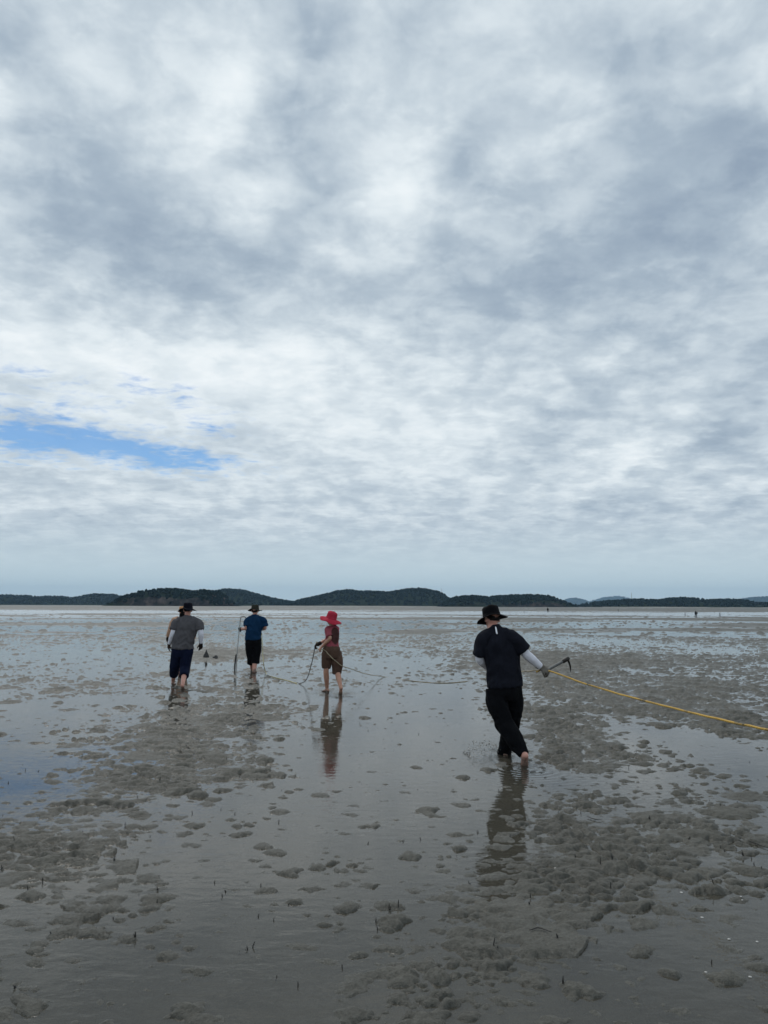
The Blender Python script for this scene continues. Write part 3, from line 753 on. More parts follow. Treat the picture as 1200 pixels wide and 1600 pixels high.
    fuse('glove', gl, 0.0055, 2, 'glove_mud', root, 0.0015, 3, fscale=30)
    bucket_hat(root, hd + up * 0.030, hf + np.array([0, 0, -0.05]), nrm((-0.16, 0.26, 1)), 'hat_black', 0.100, 0.120, 0.080, 0.034, 0.013, 3, 0.78)
    return dict(hand=p(853, 1047, 0.06), D=D, splash=fr_)

# ---------------------------------------------------------------- the man in grey
def man_in_grey():
    f1, f2 = G(270, 1070), G(284, 1078); D = 0.5 * (f1[1] + f2[1])
    root = person_root(0.5 * (f1[0] + f2[0]), D, 'man in grey T-shirt and navy three-quarter trousers with white arm sleeves and dark gloves')
    p = lambda u, v, dy=0.0: P(u, v, D + dy)
    FEET.append((f1[0], f1[1], 0.13, 0.02)); FEET.append((f2[0], f2[1], 0.13, 0.02))
    lat = (1, 0, 0); up = nrm((0.0, 0.18, 1)); hf = nrm((-0.05, 1, -0.2)); hd = p(293.5, 953, 0.07)
    lsh, rsh = p(276, 973, 0), p(309.5, 973, 0)
    lel, rel = p(270, 990, -0.05), p(314, 990, -0.03)
    lwr, rwr = p(264.5, 1006, 0.05), p(314, 1005, 0.06)
    lhip, rhip = p(278, 1016), p(292, 1016)
    lkn, rkn = p(273, 1042, 0.10), p(289, 1044, -0.02)
    lan, ran = P(270.5, 1065, f1[1] - 0.02), P(285.5, 1070, f2[1] + 0.10)
    sk = head_parts(hd, hf, up, 1.05)
    sk.append(sweep([p(293, 969, 0.0), p(293, 962, 0.03), hd - up * 0.04], [0.068, 0.060, 0.060], n=12))
    sk.append(sweep([p(285, 1018), p(286, 1005), p(289, 990), p(292, 977), p(292.5, 968)], [(0.15, 0.1), (0.15, 0.1), (0.17, 0.11), (0.18, 0.1), (0.09, 0.07)], ref=lat, n=16))
    for a, b, c in ((lsh, lel, lwr), (rsh, rel, rwr)):
        sk.append(sweep([a, along(a, b, .5), b, along(b, c, .4), c], [0.052, 0.048, 0.040, 0.039, 0.028], n=10, sub=2))
    for a, b, c in ((lhip, lkn, lan), (rhip, rkn, ran)):
        sk.append(sweep([a, along(a, b, .5), b, along(b, c, .35), along(b, c, .7), c], [0.088, 0.078, 0.058, 0.060, 0.045, 0.038], n=12, sub=2))
    sk += foot_parts(lan, (-0.1, 1), 0.15, 1.05); sk += foot_parts(ran, (-0.05, 1), 0.75, 1.05)
    fuse('body', sk, 0.009, 3, 'skin_pink', root)
    add_face(root, hd, hf, up, 1.05)
    sh = [sweep([p(285, 1013.5), p(286, 1004), p(289, 990), p(292, 978), p(292.5, 970), p(293, 963.5, 0.02)], [(0.222, 0.155), (0.215, 0.145), (0.212, 0.145), (0.222, 0.135), (0.160, 0.110), (0.078, 0.072)], ref=lat, n=22, cap='flat'),
          sweep([p(287, 968), lsh, along(lsh, lel, .4), along(lsh, lel, .62)], [0.062, 0.075, 0.080, 0.086], n=14, sub=3, cap='flat'),
          sweep([p(299, 968), rsh, along(rsh, rel, .4), along(rsh, rel, .64)], [0.062, 0.075, 0.080, 0.086], n=14, sub=3, cap='flat')]
    fuse('shirt', sh, 0.011, 4, 'cloth_grey', root, 0.022, 12, (1.2, 1.2, 0.9), 7)
    tr_ = [sweep([p(285, 1009), p(285, 1018), p(285, 1026)], [(0.205, 0.13), (0.218, 0.14), (0.19, 0.12)], ref=lat, n=20, cap='flat'),
           sweep([p(277, 1018), along(lhip, lkn, .5), lkn, along(lkn, lan, .52)], [0.12, 0.112, 0.098, 0.090], n=16, sub=4, cap='flat'),
           sweep([p(293, 1018), along(rhip, rkn, .5), rkn, along(rkn, ran, .48)], [0.12, 0.112, 0.098, 0.092], n=16, sub=4, cap='flat')]
    fuse('trousers', tr_, 0.011, 4, 'cloth_navy', root, 0.009, 15, (1, 1, 0.8), 8)
    for a, b, c in ((lsh, lel, lwr), (rsh, rel, rwr)):
        fuse('arm_sleeve', [sweep([along(a, b, .5), b, along(b, c, .4), c], [0.058, 0.052, 0.050, 0.036], n=14, sub=4, cap='flat')], 0.008, 3, 'cloth_white', root, 0.003, 4, (1, 1, 1), 16)
    for w, c, sd in ((lwr, lel, 1), (rwr, rel, -1)):
        d = nrm(nrm(w - c) + np.array([0, 0.1, -0.5]))
        gl = hand_parts(w, d, (-sd * -0.6, 0.6, 0), 0.28, 1.15, sd)
        gl.append(sweep([w - d * 0.04, w, w + d * 0.03], [0.040, 0.037, 0.036], n=12, cap='flat'))
        fuse('glove', gl, 0.007, 2, 'glove_brown' if sd == 1 else 'glove_dark', root, 0.001, 3, fscale=30)
    bucket_hat(root, hd + up * 0.030, hf, nrm((0.02, 0.06, 1)), 'hat_navy', 0.100, 0.118, 0.095, 0.036, 0.020, 14, 0.86)

# ---------------------------------------------------------------- companion half hidden behind him
def companion():
    f1 = G(281, 1057); D = f1[1]
    root = person_root(f1[0], D, 'person in beige clothes with black neck cover, mostly hidden behind the man in grey')
    p = lambda u, v, dy=0.0: P(u, v, D + dy)
    FEET.append((f1[0], f1[1], 0.14, 0.02))
    hf = nrm((-0.55, 0.9, -0.1)); up = nrm((-0.05, 0.1, 1)); hd = p(286, 956, 0.04); lat = (1, 0.3, 0)
    lsh, rsh = p(272.5, 969, 0.0), p(298, 969, 0.05); lel, rel = p(266, 984, 0.0), p(304, 985, 0.05); lwr, rwr = p(262, 995, 0.08), p(302, 1000, 0.15)
    lhip, rhip = p(279, 1014), p(290, 1014, 0.03); lkn, rkn = p(280, 1034, 0.02), p(290, 1034, 0.10); lan, ran = P(280.5, 1053, D - 0.02), P(290, 1049, D + 0.35)
    sk = head_parts(hd, hf, up, 1.0)
    sk.append(sweep([p(285, 970), p(285, 963, 0.02), hd - up * 0.04], [0.06, 0.052, 0.054], n=12))
    sk.append(sweep([p(285, 1016), p(285, 995), p(285, 978), p(285, 968)], [(0.15, 0.1), (0.15, 0.1), (0.16, 0.1), (0.08, 0.06)], ref=lat, n=16))
    for a, b, c in ((lsh, lel, lwr), (rsh, rel, rwr)):
        sk.append(sweep([a, b, along(b, c, .4), c], [0.046, 0.038, 0.037, 0.026], n=10, sub=2))
    for a, b, c in ((lhip, lkn, lan), (rhip, rkn, ran)):
        sk.append(sweep([a, along(a, b, .5), b, along(b, c, .35), c], [0.085, 0.075, 0.055, 0.055, 0.036], n=12, sub=2))
    sk += foot_parts(lan, (-0.2, 1), 0.0); sk += foot_parts(ran, (-0.2, 1), 0.0)
    fuse('body', sk, 0.011, 3, 'skin', root)
    add_face(root, hd, hf, up, 1.0)
    sh = [sweep([p(285, 1012), p(285, 995), p(285, 978), p(285, 970), p(285, 965, 0.02)], [(0.19, 0.13), (0.18, 0.13), (0.19, 0.12), (0.17, 0.1), (0.075, 0.065)], ref=lat, n=20, cap='flat')]
    for a, b, c in ((lsh, lel, lwr), (rsh, rel, rwr)):
        sh.append(sweep([p(285, 969), a, b, along(b, c, .9)], [0.06, 0.07, 0.055, 0.042], n=12, sub=3, cap='flat'))
    fuse('shirt', sh, 0.012, 3, 'cloth_beige', root, 0.006, 33, (1, 1, 1), 8)
    tr_ = [sweep([p(285, 1008), p(285, 1018), p(285, 1024)], [(0.18, 0.12), (0.18, 0.12), (0.15, 0.1)], ref=lat, n=18, cap='flat')]
    for a, b, c in ((lhip, lkn, lan), (rhip, rkn, ran)):
        tr_.append(sweep([a, along(a, b, .5), b, along(b, c, .6)], [0.105, 0.095, 0.075, 0.06], n=14, sub=3, cap='flat'))
    fuse('trousers', tr_, 0.012, 3, 'cloth_beige', root, 0.006, 34, (1, 1, 1), 8)
    fuse('neck_gaiter', [sweep([p(285, 967, 0), p(285, 961, 0.02), hd - up * 0.055], [0.075, 0.07, 0.078], n=14), ellipsoid(hd + hf * 0.02 - up * 0.055, (0.075, 0.075, 0.05), frame(hf, up))], 0.010, 2, 'cloth_black', root)
    for w, c, sd in ((lwr, lel, 1), (rwr, rel, -1)):
        d = nrm(nrm(w - c) + np.array([0, 0.1, -0.4]))
        fuse('glove', hand_parts(w, d, (sd * 0.6, 0.6, 0), 0.28, 1.15, sd), 0.008, 2, 'glove_dark', root)
    bucket_hat(root, hd + up * 0.030, hf, up, 'hat_tan', 0.098, 0.10, 0.035, 0.02, 0.006, 24)

# ---------------------------------------------------------------- the man in blue
def man_in_blue():
    f1, f2 = G(397, 1051), G(394, 1048); D = f1[1] + 0.1
    root = person_root(f1[0], D, 'man in dark blue T-shirt and black knee-length shorts holding a long pole')
    p = lambda u, v, dy=0.0: P(u, v, D + dy)
    FEET.append((f1[0], f1[1], 0.14, 0.03)); FEET.append((f2[0], f2[1] + 0.3, 0.14, 0.03))
    lat = (1, 0.05, 0); up = nrm((0, 0.12, 1)); hf = nrm((0.05, 1, -0.15)); hd = p(398.5, 954.5, 0.05)
    lsh, rsh = p(387.5, 969.5), p(410.5, 969.5); lel, rel = p(384.5, 982, -0.06), p(414.5, 981, 0.0); lwr, rwr = p(376.5, 983, 0.10), p(410.5, 983.5, 0.24)
    lhip, rhip = p(391, 1002), p(401.5, 1002); lkn, rkn = p(392.5, 1027, 0.05), p(399, 1028, 0.0); lan, ran = P(394, 1045, D + 0.35), P(397, 1047, f1[1])
    sk = head_parts(hd, hf, up, 1.05)
    sk.append(sweep([p(398.5, 967), p(398.5, 961, 0.02), hd - up * 0.04], [0.066, 0.06, 0.06], n=12))
    sk.append(sweep([p(396, 1004), p(396, 990), p(398, 976), p(398.5, 967)], [(0.15, 0.1), (0.16, 0.1), (0.18, 0.1), (0.08, 0.06)], ref=lat, n=16))
    for a, b, c in ((lsh, lel, lwr), (rsh, rel, rwr)):
        sk.append(sweep([a, along(a, b, .6), b, along(b, c, .4), c], [0.052, 0.048, 0.043, 0.042, 0.03], n=10, sub=2))
    for a, b, c in ((lhip, lkn, lan), (rhip, rkn, ran)):
        sk.append(sweep([a, along(a, b, .5), b, along(b, c, .35), c, c - (0, 0, 0.05)], [0.088, 0.078, 0.058, 0.066, 0.046, 0.04], n=12, sub=2))
    sk += foot_parts(lan, (0.0, 1), 0.0); sk += foot_parts(ran, (0.05, 1), 0.0)
    sk += hand_parts(rwr, (-0.3, 0.8, 0.1), (-0.8, 0, 0), 0.8, 1.0, 1)
    fuse('body', sk, 0.010, 3, 'skin_pink', root)
    add_face(root, hd, hf, up, 1.05)
    sh = [sweep([p(395.5, 999.5), p(395.5, 994), p(397, 984), p(398.5, 974), p(398.5, 967), p(398.5, 961.5, 0.02)], [(0.192, 0.14), (0.188, 0.14), (0.190, 0.14), (0.202, 0.13), (0.150, 0.105), (0.078, 0.07)], ref=lat, n=22, cap='flat'),
          sweep([p(395, 966), lsh, along(lsh, lel, .5), along(lsh, lel, .72)], [0.062, 0.078, 0.084, 0.09], n=14, sub=3, cap='flat'),
          sweep([p(402, 966), rsh, along(rsh, rel, .5), along(rsh, rel, .82)], [0.062, 0.078, 0.082, 0.088], n=14, sub=3, cap='flat')]
    fuse('shirt', sh, 0.012, 4, 'cloth_blue', root, 0.018, 22, (1.2, 1.2, 0.8), 7)
    tr_ = [sweep([p(396, 996), p(396, 1004), p(396, 1012)], [(0.19, 0.13), (0.196, 0.135), (0.17, 0.12)], ref=lat, n=20, cap='flat'),
           sweep([p(390.5, 1004), p(391, 1016), lkn, P(392.5, 1036.5, D + 0.12)], [0.115, 0.112, 0.100, 0.098], n=16, sub=4, cap='flat'),
           sweep([p(401.5, 1004), p(401, 1016), rkn, P(399, 1037, D - 0.02)], [0.115, 0.112, 0.104, 0.100], n=16, sub=4, cap='flat')]
    fuse('shorts', tr_, 0.012, 4, 'cloth_black', root, 0.009, 25, (1, 1, 0.8), 8)
    d = nrm(lwr - lel)
    gl = hand_parts(lwr, d, (0, 1, 0.1), 0.85, 1.2, 1)
    gl.append(sweep([lwr - d * 0.04, lwr, lwr + d * 0.03], [0.040, 0.037, 0.036], n=12, cap='flat'))
    fuse('glove', gl, 0.007, 2, 'hat_olive', root)
    bucket_hat(root, hd + up * 0.030, hf, up, 'hat_olive', 0.102, 0.120, 0.085, 0.016, 0.014, 31, 0.9)
    return dict(lhand=lwr + d * 0.075, rhand=p(409, 990, 0.10), D=D)

# ---------------------------------------------------------------- the woman in the red hat
def woman_in_red():
    f1, f2 = G(511, 1081), G(532, 1086); D = 0.5 * (f1[1] + f2[1]) + 0.1
    root = person_root(f1[0] + 0.1, D, 'woman in wide-brimmed red hat, red top and baggy brown shorts, half turned away')
    p = lambda u, v, dy=0.0: P(u, v, D + dy)
    FEET.append((f1[0], f1[1], 0.13, 0.03)); FEET.append((f2[0], f2[1], 0.11, 0.03))
    fw = nrm((-0.75, 0.65, 0)); lat = np.array([0.65, 0.75, 0])
    up = nrm((-0.25, 0.15, 1)); hf = nrm((-0.8, 0.6, -0.25)); hd = p(517, 967, 0.0)
    lsh, rsh = p(512.5, 984, -0.06), p(525, 983, 0.12)
    lel, rel = p(515.5, 997.5, -0.15), p(509, 1000, 0.26); lwr, rwr = p(502.5, 1011, -0.06), p(497.5, 1006.5, 0.14)
    lhip, rhip = p(513, 1018, -0.03), p(523, 1018, 0.05); lkn, rkn = p(509.5, 1047, -0.02), p(527, 1049, -0.02); lan, ran = P(511, 1076, f1[1] - 0.02), P(532.5, 1075, f2[1] + 0.12)
    sk = head_parts(hd, hf, up, 0.98)
    sk.append(sweep([p(519, 983), p(518.5, 976), hd - up * 0.03], [0.056, 0.05, 0.05], n=12))
    spine = [p(518, 1018), p(518.5, 1006), p(519, 994), p(519, 985), p(519, 979)]
    sk.append(sweep(spine, [(0.13, 0.1), (0.115, 0.09), (0.13, 0.09), (0.13, 0.085), (0.06, 0.05)], ref=lat, n=16))
    for a, b, c in ((lsh, lel, lwr), (rsh, rel, rwr)):
        sk.append(sweep([a, along(a, b, .6), b, along(b, c, .4), c], [0.045, 0.042, 0.036, 0.034, 0.025], n=10, sub=2))
    for a, b, c in ((lhip, lkn, lan), (rhip, rkn, ran)):
        sk.append(sweep([a, along(a, b, .5), b, along(b, c, .35), along(b, c, .7), c], [0.08, 0.07, 0.052, 0.055, 0.042, 0.034], n=12, sub=2))
    sk += foot_parts(lan, (-0.6, 0.8), 0.1, 0.95); sk += foot_parts(ran, (-0.25, 0.97), 0.95, 0.95)
    ld = nrm(lwr - lel)
    sk += hand_parts(lwr, ld, (0.0, 0.6, -0.8), 0.8, 0.95, -1)
    fuse('body', sk, 0.009, 3, 'skin', root)
    add_face(root, hd, hf, up, 0.98)
    sh = [sweep([p(518.5, 1012.5), p(518.5, 1006), p(519, 996), p(519.5, 987), p(519.5, 982), p(519, 977.5)], [(0.130, 0.145), (0.125, 0.130), (0.128, 0.128), (0.135, 0.118), (0.120, 0.1), (0.066, 0.062)], ref=lat, n=22, cap='flat'),
          sweep([p(518, 982), lsh, along(lsh, lel, .5), along(lsh, lel, .80)], [0.055, 0.066, 0.068, 0.07], n=14, sub=3, cap='flat'),
          sweep([p(520, 982, 0.05), rsh, along(rsh, rel, .35), along(rsh, rel, .62)], [0.055, 0.066, 0.064, 0.066], n=14, sub=3, cap='flat')]
    fuse('shirt', sh, 0.010, 4, 'cloth_red_wet', root, 0.008, 41, (0.9, 0.9, 1.4), 8)
    wc = p(524, 993, -0.10) - np.array(root.location)
    mp = MATS['_wetmap']; mp.inputs['Location'].default_value = tuple(wc); mp.inputs['Scale'].default_value = (0.085, 0.16, 0.16)
    tr_ = [sweep([p(518, 1009.5), p(518, 1016), p(518.5, 1028)], [(0.135, 0.14), (0.158, 0.165), (0.158, 0.16)], ref=lat, n=20, cap='flat'),
           sweep([p(512, 1020, -0.02), p(510.5, 1034), p(509.8, 1044)], [0.105, 0.094, 0.075], n=16, sub=4, cap='flat'),
           sweep([p(524, 1020, 0.03), p(527, 1034), p(526.5, 1046), p(526, 1053)], [0.112, 0.108, 0.088, 0.078], n=16, sub=4, cap='flat')]
    fuse('shorts', tr_, 0.010, 4, 'cloth_brown', root, 0.012, 47, (1.3, 1.3, 0.5), 9)
    rd = nrm(rwr - rel)
    gl = hand_parts(rwr, rd, (0, -0.6, -0.8), 0.85, 1.1, 1)
    gl.append(sweep([rwr - rd * 0.06, rwr, rwr + rd * 0.03], [0.040, 0.036, 0.035], n=12, cap='flat'))
    fuse('glove', gl, 0.007, 2, 'glove_dark', root)
    bucket_hat(root, p(517.5, 966.5, 0.0), hf + np.array([0, 0, 0.1]), nrm((0.30, -0.10, 1)), 'hat_red', 0.100, 0.140, 0.112, 0.050, 0.024, 52, 0.72)
    return dict(lhand=lwr + ld * 0.08, rhand=rwr + rd * 0.08, D=D)

black = man_in_black(); man_in_grey(); companion(); blue = man_in_blue(); red = woman_in_red()

# ------------------------------------------------------------------ tools and ropes
def thing(name, loc, label, cat, group=None):
    e = bpy.data.objects.new(name, None); COL.objects.link(e); e.location = loc; e.empty_display_size = 0.1
    tag(e, label, cat, group); return e
D = black['D']
def hoe():
    a, b = P(849, 1050.5, D + 0.03), P(884, 1031, D + 0.14)
    r = thing('hand_hoe', a, 'short-handled hoe with curved dark blade in the hand of the man in black', 'hoe')
    plain('handle', *sweep([a, along(a, b, .35), b], [0.017, 0.0155, 0.0165], n=12), 'handle_grey', r)
    x = nrm(b - a)
    plain('socket', *sweep([b - x * 0.035, b + x * 0.03], [0.023, 0.023], n=12, sub=1), 'steel_dark', r)
    pts = [b - x * 0.005 + (0, 0, 0.012), P(887.5, 1032, D + 0.15), P(890, 1038, D + 0.16), P(891.3, 1044, D + 0.165), P(891.6, 1050, D + 0.165)]
    plain('blade', *sweep(pts, [(0.022, 0.012), (0.026, 0.011), (0.024, 0.008), (0.017, 0.006), (0.004, 0.003)], ref=(0.2, 1, 0), n=10), 'steel_dark', r)
hoe()
def pole():
    Db = blue['lhand'][1]
    foot = G(368.5, 1050.5); 
    r = thing('mud_spade', foot, 'long thin hooked metal pole with narrow dark blade held by the man in blue', 'spade')
    b0 = foot + np.array([0, 0, 0.02])
    pts = [b0, P(370.5, 1020, foot[1]), P(373.2, 990, along(foot, blue['lhand'], .7)[1]), P(375.2, 972, Db)]
    plain('shaft', *sweep(pts, [0.013] * 4, n=10), 'steel_pole', r)
    t = P(375.2, 972, Db)
    plain('grip', *sweep([t, P(375.8, 966.5, Db), P(377, 963.6, Db), P(380, 963, Db), P(382.6, 963.6, Db), P(383.6, 965.2, Db)], [0.013] * 6, n=10), 'steel_pole', r)
    dx = 0.033
    plain('blade', *sweep([b0 + (-dx, 0, -0.03), b0 + (-dx, 0, 0.12), P(368.3, 1026, foot[1]), P(368.8, 1021.5, foot[1])], [(0.008, 0.03), (0.014, 0.05), (0.013, 0.05), (0.005, 0.02)], n=12), 'steel_dark', r)
pole()
def rod():
    h = red['rhand']; tip = G(467, 1068.5)
    r = thing('digging_rod', tip, 'thin dark bent rod held by the red-hatted woman, tip in the water', 'rod')
    mid = along(h, tip, .82) + np.array([0.10, 0, -0.045])
    plain('shaft', *sweep([h + (0.03, 0, 0.06), h, along(h, mid, .5) + (0.02, 0, 0), mid, tip + (0, 0, 0.0)], [0.0085, 0.0085, 0.0085, 0.0085, 0.007], n=8), 'rod_dark', r)
    plain('hand_wrap', *sweep([h + (0.03, 0, 0.07), h + (0.015, 0, 0.03), h], [0.015, 0.015, 0.014], n=8), 'rope_tan', r)
rod()
def rope(name, pts, rad, mat, label, sub=10):
    pts = [np.asarray(q, float) for q in pts]
    o = thing(name, pts[0], label, 'rope')
    pts2, rr = catmull(pts, [rad] * len(pts), sub)
    k = np.arange(len(pts2)); pts2 = pts2 + 0.010 * np.stack([gn2(k * 0.31, k * 0 + 3.3), gn2(k * 0.27, k * 0 + 8.1), 0.5 * gn2(k * 0.35, k * 0 + 5.7)], 1)
    v, f = sweep(pts2, rr, n=8, sub=1)
    bpy.data.objects.remove(o)
    me = mesh_np(name, v - pts[0], f, mat); o = link(name, me, None, pts[0]); tag(o, label, 'rope')
    return o
hand = black['hand']
rope('rope', [hand + (-0.10, 0.02, -0.02), hand, P(905, 1065, D - 0.40), P(970, 1085, D - 1.1), P(1050, 1106, D - 1.9), P(1130, 1125, D - 2.6), P(1205, 1141, D - 3.1), P(1300, 1158, D - 3.6), P(1420, 1240, D - 4.0), np.array([3.4, D - 4.2, 0.02]), np.array([4.2, D - 4.4, 0.02])],
     0.0088, 'rope_yellow', 'yellow rope running from the hand of the man in black to the right edge')
def onwater(u, v): return G(u, v, 0.006)
rope('rope', [hand + (-0.05, 0.03, 0), P(828, 1048.5, D + 0.5), P(806, 1050.5, D + 2.0), P(782, 1055.5, D + 5.0), onwater(757, 1060.5), onwater(725, 1065), onwater(690, 1067), onwater(645, 1064), onwater(600, 1057.5), P(572, 1053, red['D'] + 1.3), P(548, 1045, red['D'] + 0.2), P(533, 1039.5, red['D'] - 0.22), P(518, 1027, red['D'] - 0.24), P(507, 1016, red['D'] - 0.15), red['lhand'], red['lhand'] + (-0.05, 0.08, 0.03)],
     0.0075, 'rope_tan', 'slack tan rope lying across the water between the man in black and the woman')
bh = blue['rhand']
rope('rope', [bh, P(409.5, 1002, blue['D'] - 0.15), P(410.5, 1020, blue['D'] - 0.25), P(412, 1038, blue['D'] - 0.5), onwater(416, 1052), onwater(424, 1057), onwater(436, 1060), onwater(452, 1064), onwater(464, 1068)],
     0.009, 'rope_pale', 'pale rope trailing on the water from the man in blue to the digging rod')

build_flat()
simple('splash', (0.25, 0.24, 0.22), (0.5, 0.49, 0.47), 60, 0.15)
# ------------------------------------------------------------------ rocks, posts, far people
def ico(sub=2):
    import bmesh
    bm = bmesh.new(); bmesh.ops.create_icosphere(bm, subdivisions=sub, radius=1.0)
    v = np.array([q.co[:] for q in bm.verts]); f = np.array([[q.index for q in t.verts] for t in bm.faces]); bm.free()
    return v, f
def zat(x, y):
    return float(height(np.array([x, x]), np.array([y, y]))[0])
def rock(u, v, w, h, label, seed, peak):
    g = G(u, v); vv, f = ico(3)
    q = vv * (1 + 0.5 * gn3(vv * 1.6, seed) + 0.25 * gn3(vv * 4, seed + 1))[:, None]
    q[:, 0] *= w / 2; q[:, 1] *= w / 2; q[:, 2] = np.where(q[:, 2] > 0, q[:, 2] * h * (1 + peak * np.clip(1 - np.hypot(q[:, 0], q[:, 1]) / (w * .25), 0, 1)), q[:, 2] * h * 0.4)
    o = link('rock', mesh_np('rock', q, f, 'rock_dark', False), None, (g[0], g[1], max(0.0, zat(g[0], g[1])))); tag(o, label, 'rock')
rock(322, 1028, 0.17, 0.16, 'pointed dark rock on the mud right of the man in grey', 3, 0.45)
rock(336.5, 1030, 0.19, 0.085, 'low slanted dark rock beside the pointed one', 9, 0.3)
rock(322, 1038.5, 0.06, 0.07, 'smallest dark rock, in the water in front of the pointed one', 15, 0.4)

def far_person(u, v, hpx, label, back):
    g = G(u, v); s = hpx / F * g[1]
    r = person_root(g[0], g[1], label)
    b = np.array([g[0], g[1], -0.02]); k = s / 1.0
    q = lambda x, y, z: b + np.array([x, y, z]) * k
    sk = [sweep([q(-.10, 0, 0), q(-.11, .03, .28), q(-.06, 0, .5)], [.045 * k, .06 * k, .08 * k]), sweep([q(.10, 0, 0), q(.11, .03, .28), q(.06, 0, .5)], [.045 * k, .06 * k, .08 * k]),
          sweep([q(0, 0, .48), q(0, -.02, .62), q(.0, -.02, .8)], [(.13 * k, .1 * k), (.15 * k, .1 * k), (.09 * k, .07 * k)]), ellipsoid(q(-.02, -.01, .92), (.07 * k, .08 * k, .09 * k)),
          sweep([q(-.14, 0, .76), q(-.2, -.05, .6), q(-.17, -.12, .46)], [.04 * k, .035 * k, .03 * k]), sweep([q(.14, 0, .76), q(.2, -.05, .6), q(.17, -.12, .46)], [.04 * k, .035 * k, .03 * k])]
    fuse('body', sk, 0.02, 2, 'cloth_black', r)
    if back: fuse('backpack', [ellipsoid(q(.10, -.16, .66), (.15 * k, .12 * k, .2 * k))], 0.02, 2, 'rock_dark', r)
far_person(1087.5, 964, 9.5, 'far-off dark figure with a bundle, standing far out at right', True)
far_person(856, 956, 6.5, 'tiny dark figure far out, right of the black-hatted man', False)
POST = [(1070.5, 962, 4.5, 'short dark stake just left of the far figure with the bundle'), (1125, 963.5, 5.5, 'dark stake standing right of the far figure with the bundle'),
        (966, 955.5, 3.5, 'small dark stake far out below the mast on the hill'), (819, 957.5, 2.5, 'tiny dark stake just right of the black hat, far out')]
for u, v, hp, lb in POST:
    g = G(u, v); h = hp / F * g[1]; w = max(0.05, h * 0.11)
    vv, f = sweep([np.array([0, 0, -0.2]), np.array([0.01, 0, h * 0.5]), np.array([-.01, 0, h])], [w * 1.1, w, w * 0.8], n=8, sub=2)
    tag(link('wooden_stake', mesh_np('wooden_stake', vv, f, 'wood_post'), None, (g[0], g[1], 0)), lb, 'stake', 'stakes far out on the flat')

# ------------------------------------------------------------------ worm tubes, shells, twigs on the near mud
tube_meshes = []
for k in range(5):
    h = 0.015 + 0.0045 * k; b = (k - 2) * 0.003
    parts = [sweep([np.array([0, 0, -0.03]), np.array([b * .4, 0, h * .5]), np.array([b, 0.002, h])], [0.0036, 0.0030, 0.0018], n=6, sub=1)]
    if k % 2: parts.append(sweep([np.array([0.003, 0, -.01]), np.array([0.008, 0.002, h * .35]), np.array([0.011, 0.003, h * .55])], [0.003, 0.0026, 0.0015], n=6, sub=1))
    vv, f = join(parts); tube_meshes.append(mesh_np('worm_tube', vv, f, 'tube_dark'))
spots = [(245, 1412), (427, 1438), (403, 1432), (388, 1484), (394, 1480), (374, 1487), (432, 1527), (535, 1512), (212, 1467), (178, 1435), (80, 1463), (23, 1545), (345, 1265), (366, 1272), (195, 1294), (108, 1264), (60, 1205), (215, 1250), (250, 1225), (345, 1238), (537, 1232), (575, 1318), (657, 1312), (608, 1422), (622, 1420), (955, 1385), (871, 1472), (1112, 1506), (1162, 1340), (1174, 1342), (1190, 1362), (1132, 1332), (1126, 1328), (1016, 1285), (1026, 1335), (1000, 1325), (1078, 1315), (1126, 1265), (872, 1270), (907, 1270), (1108, 1250), (1135, 1238), (590, 1453), (587, 1440), (771, 1488), (778, 1490), (880, 1540), (465, 1540)]
rr_ = random.Random(5)
while len(spots) < 130:
    u = rr_.uniform(0, 1200); v = 1090 + 330 * rr_.random() ** 1.5
    spots.append((u, v))
pts = np.array([G(u, v)[:2] for u, v in spots])
zz = height(pts[:, 0], pts[:, 1])
for i, (q, z) in enumerate(zip(pts, zz)):
    o = link('worm_tube', tube_meshes[i % 5], None, (q[0], q[1], max(float(z), -0.012)))
    o.rotation_euler = (rr_.uniform(-.2, .2), rr_.uniform(-.2, .2), rr_.uniform(0, 6.3)); o.scale = (1.0, 1.0, rr_.uniform(.7, 1.3))
    tag(o, 'short dark worm tube sticking up out of the wet mud', 'worm tube', 'worm tubes scattered over the near flat')
vv, f = ico(1)
for i, (u, v) in enumerate([(1097, 1434), (1139, 1468), (1183, 1472), (1158, 1406), (1160, 1409), (1103, 1520), (1172, 1527), (1065, 1395), (868, 1357)]):
    g = G(u, v); s = rr_.uniform(.006, .011)
    q = vv * (1 + .4 * gn3(vv * 2, i))[:, None] * np.array([s, s * .8, s * .4])
    tag(link('shell_fragment', mesh_np('shell_fragment', q, f, 'shell'), None, (g[0], g[1], max(0.002, zat(g[0], g[1]) + .002))), 'small pale shell fragment on the wet mud at lower right', 'shell', 'shell fragments at lower right')
TW = [((828, 1462), (842, 1458), (862, 1466), 'thin curved twig arching over the clods near the bottom'),
      ((1170, 1318), (1186, 1322), (1203, 1328), 'dark twig on the wet mud at the right edge'), ((918, 1278), (930, 1282), (940, 1283), 'short dark twig left of the drag marks'), ((255, 1143), (285, 1146), (318, 1150), 'long thin dark twig lying behind the feet of the man in grey')]
for (a, b, c, lb) in TW:
    w = [G(*q) for q in (a, b, c)]
    w = [np.array([q[0], q[1], max(zat(q[0], q[1]), 0) + 0.010]) for q in w]
    v_, f_ = sweep(w, [0.0028, 0.0035, 0.002], n=6, sub=4)
    tag(link('twig', mesh_np('twig', v_ - w[0], f_, 'twig'), None, w[0]), lb, 'twig')
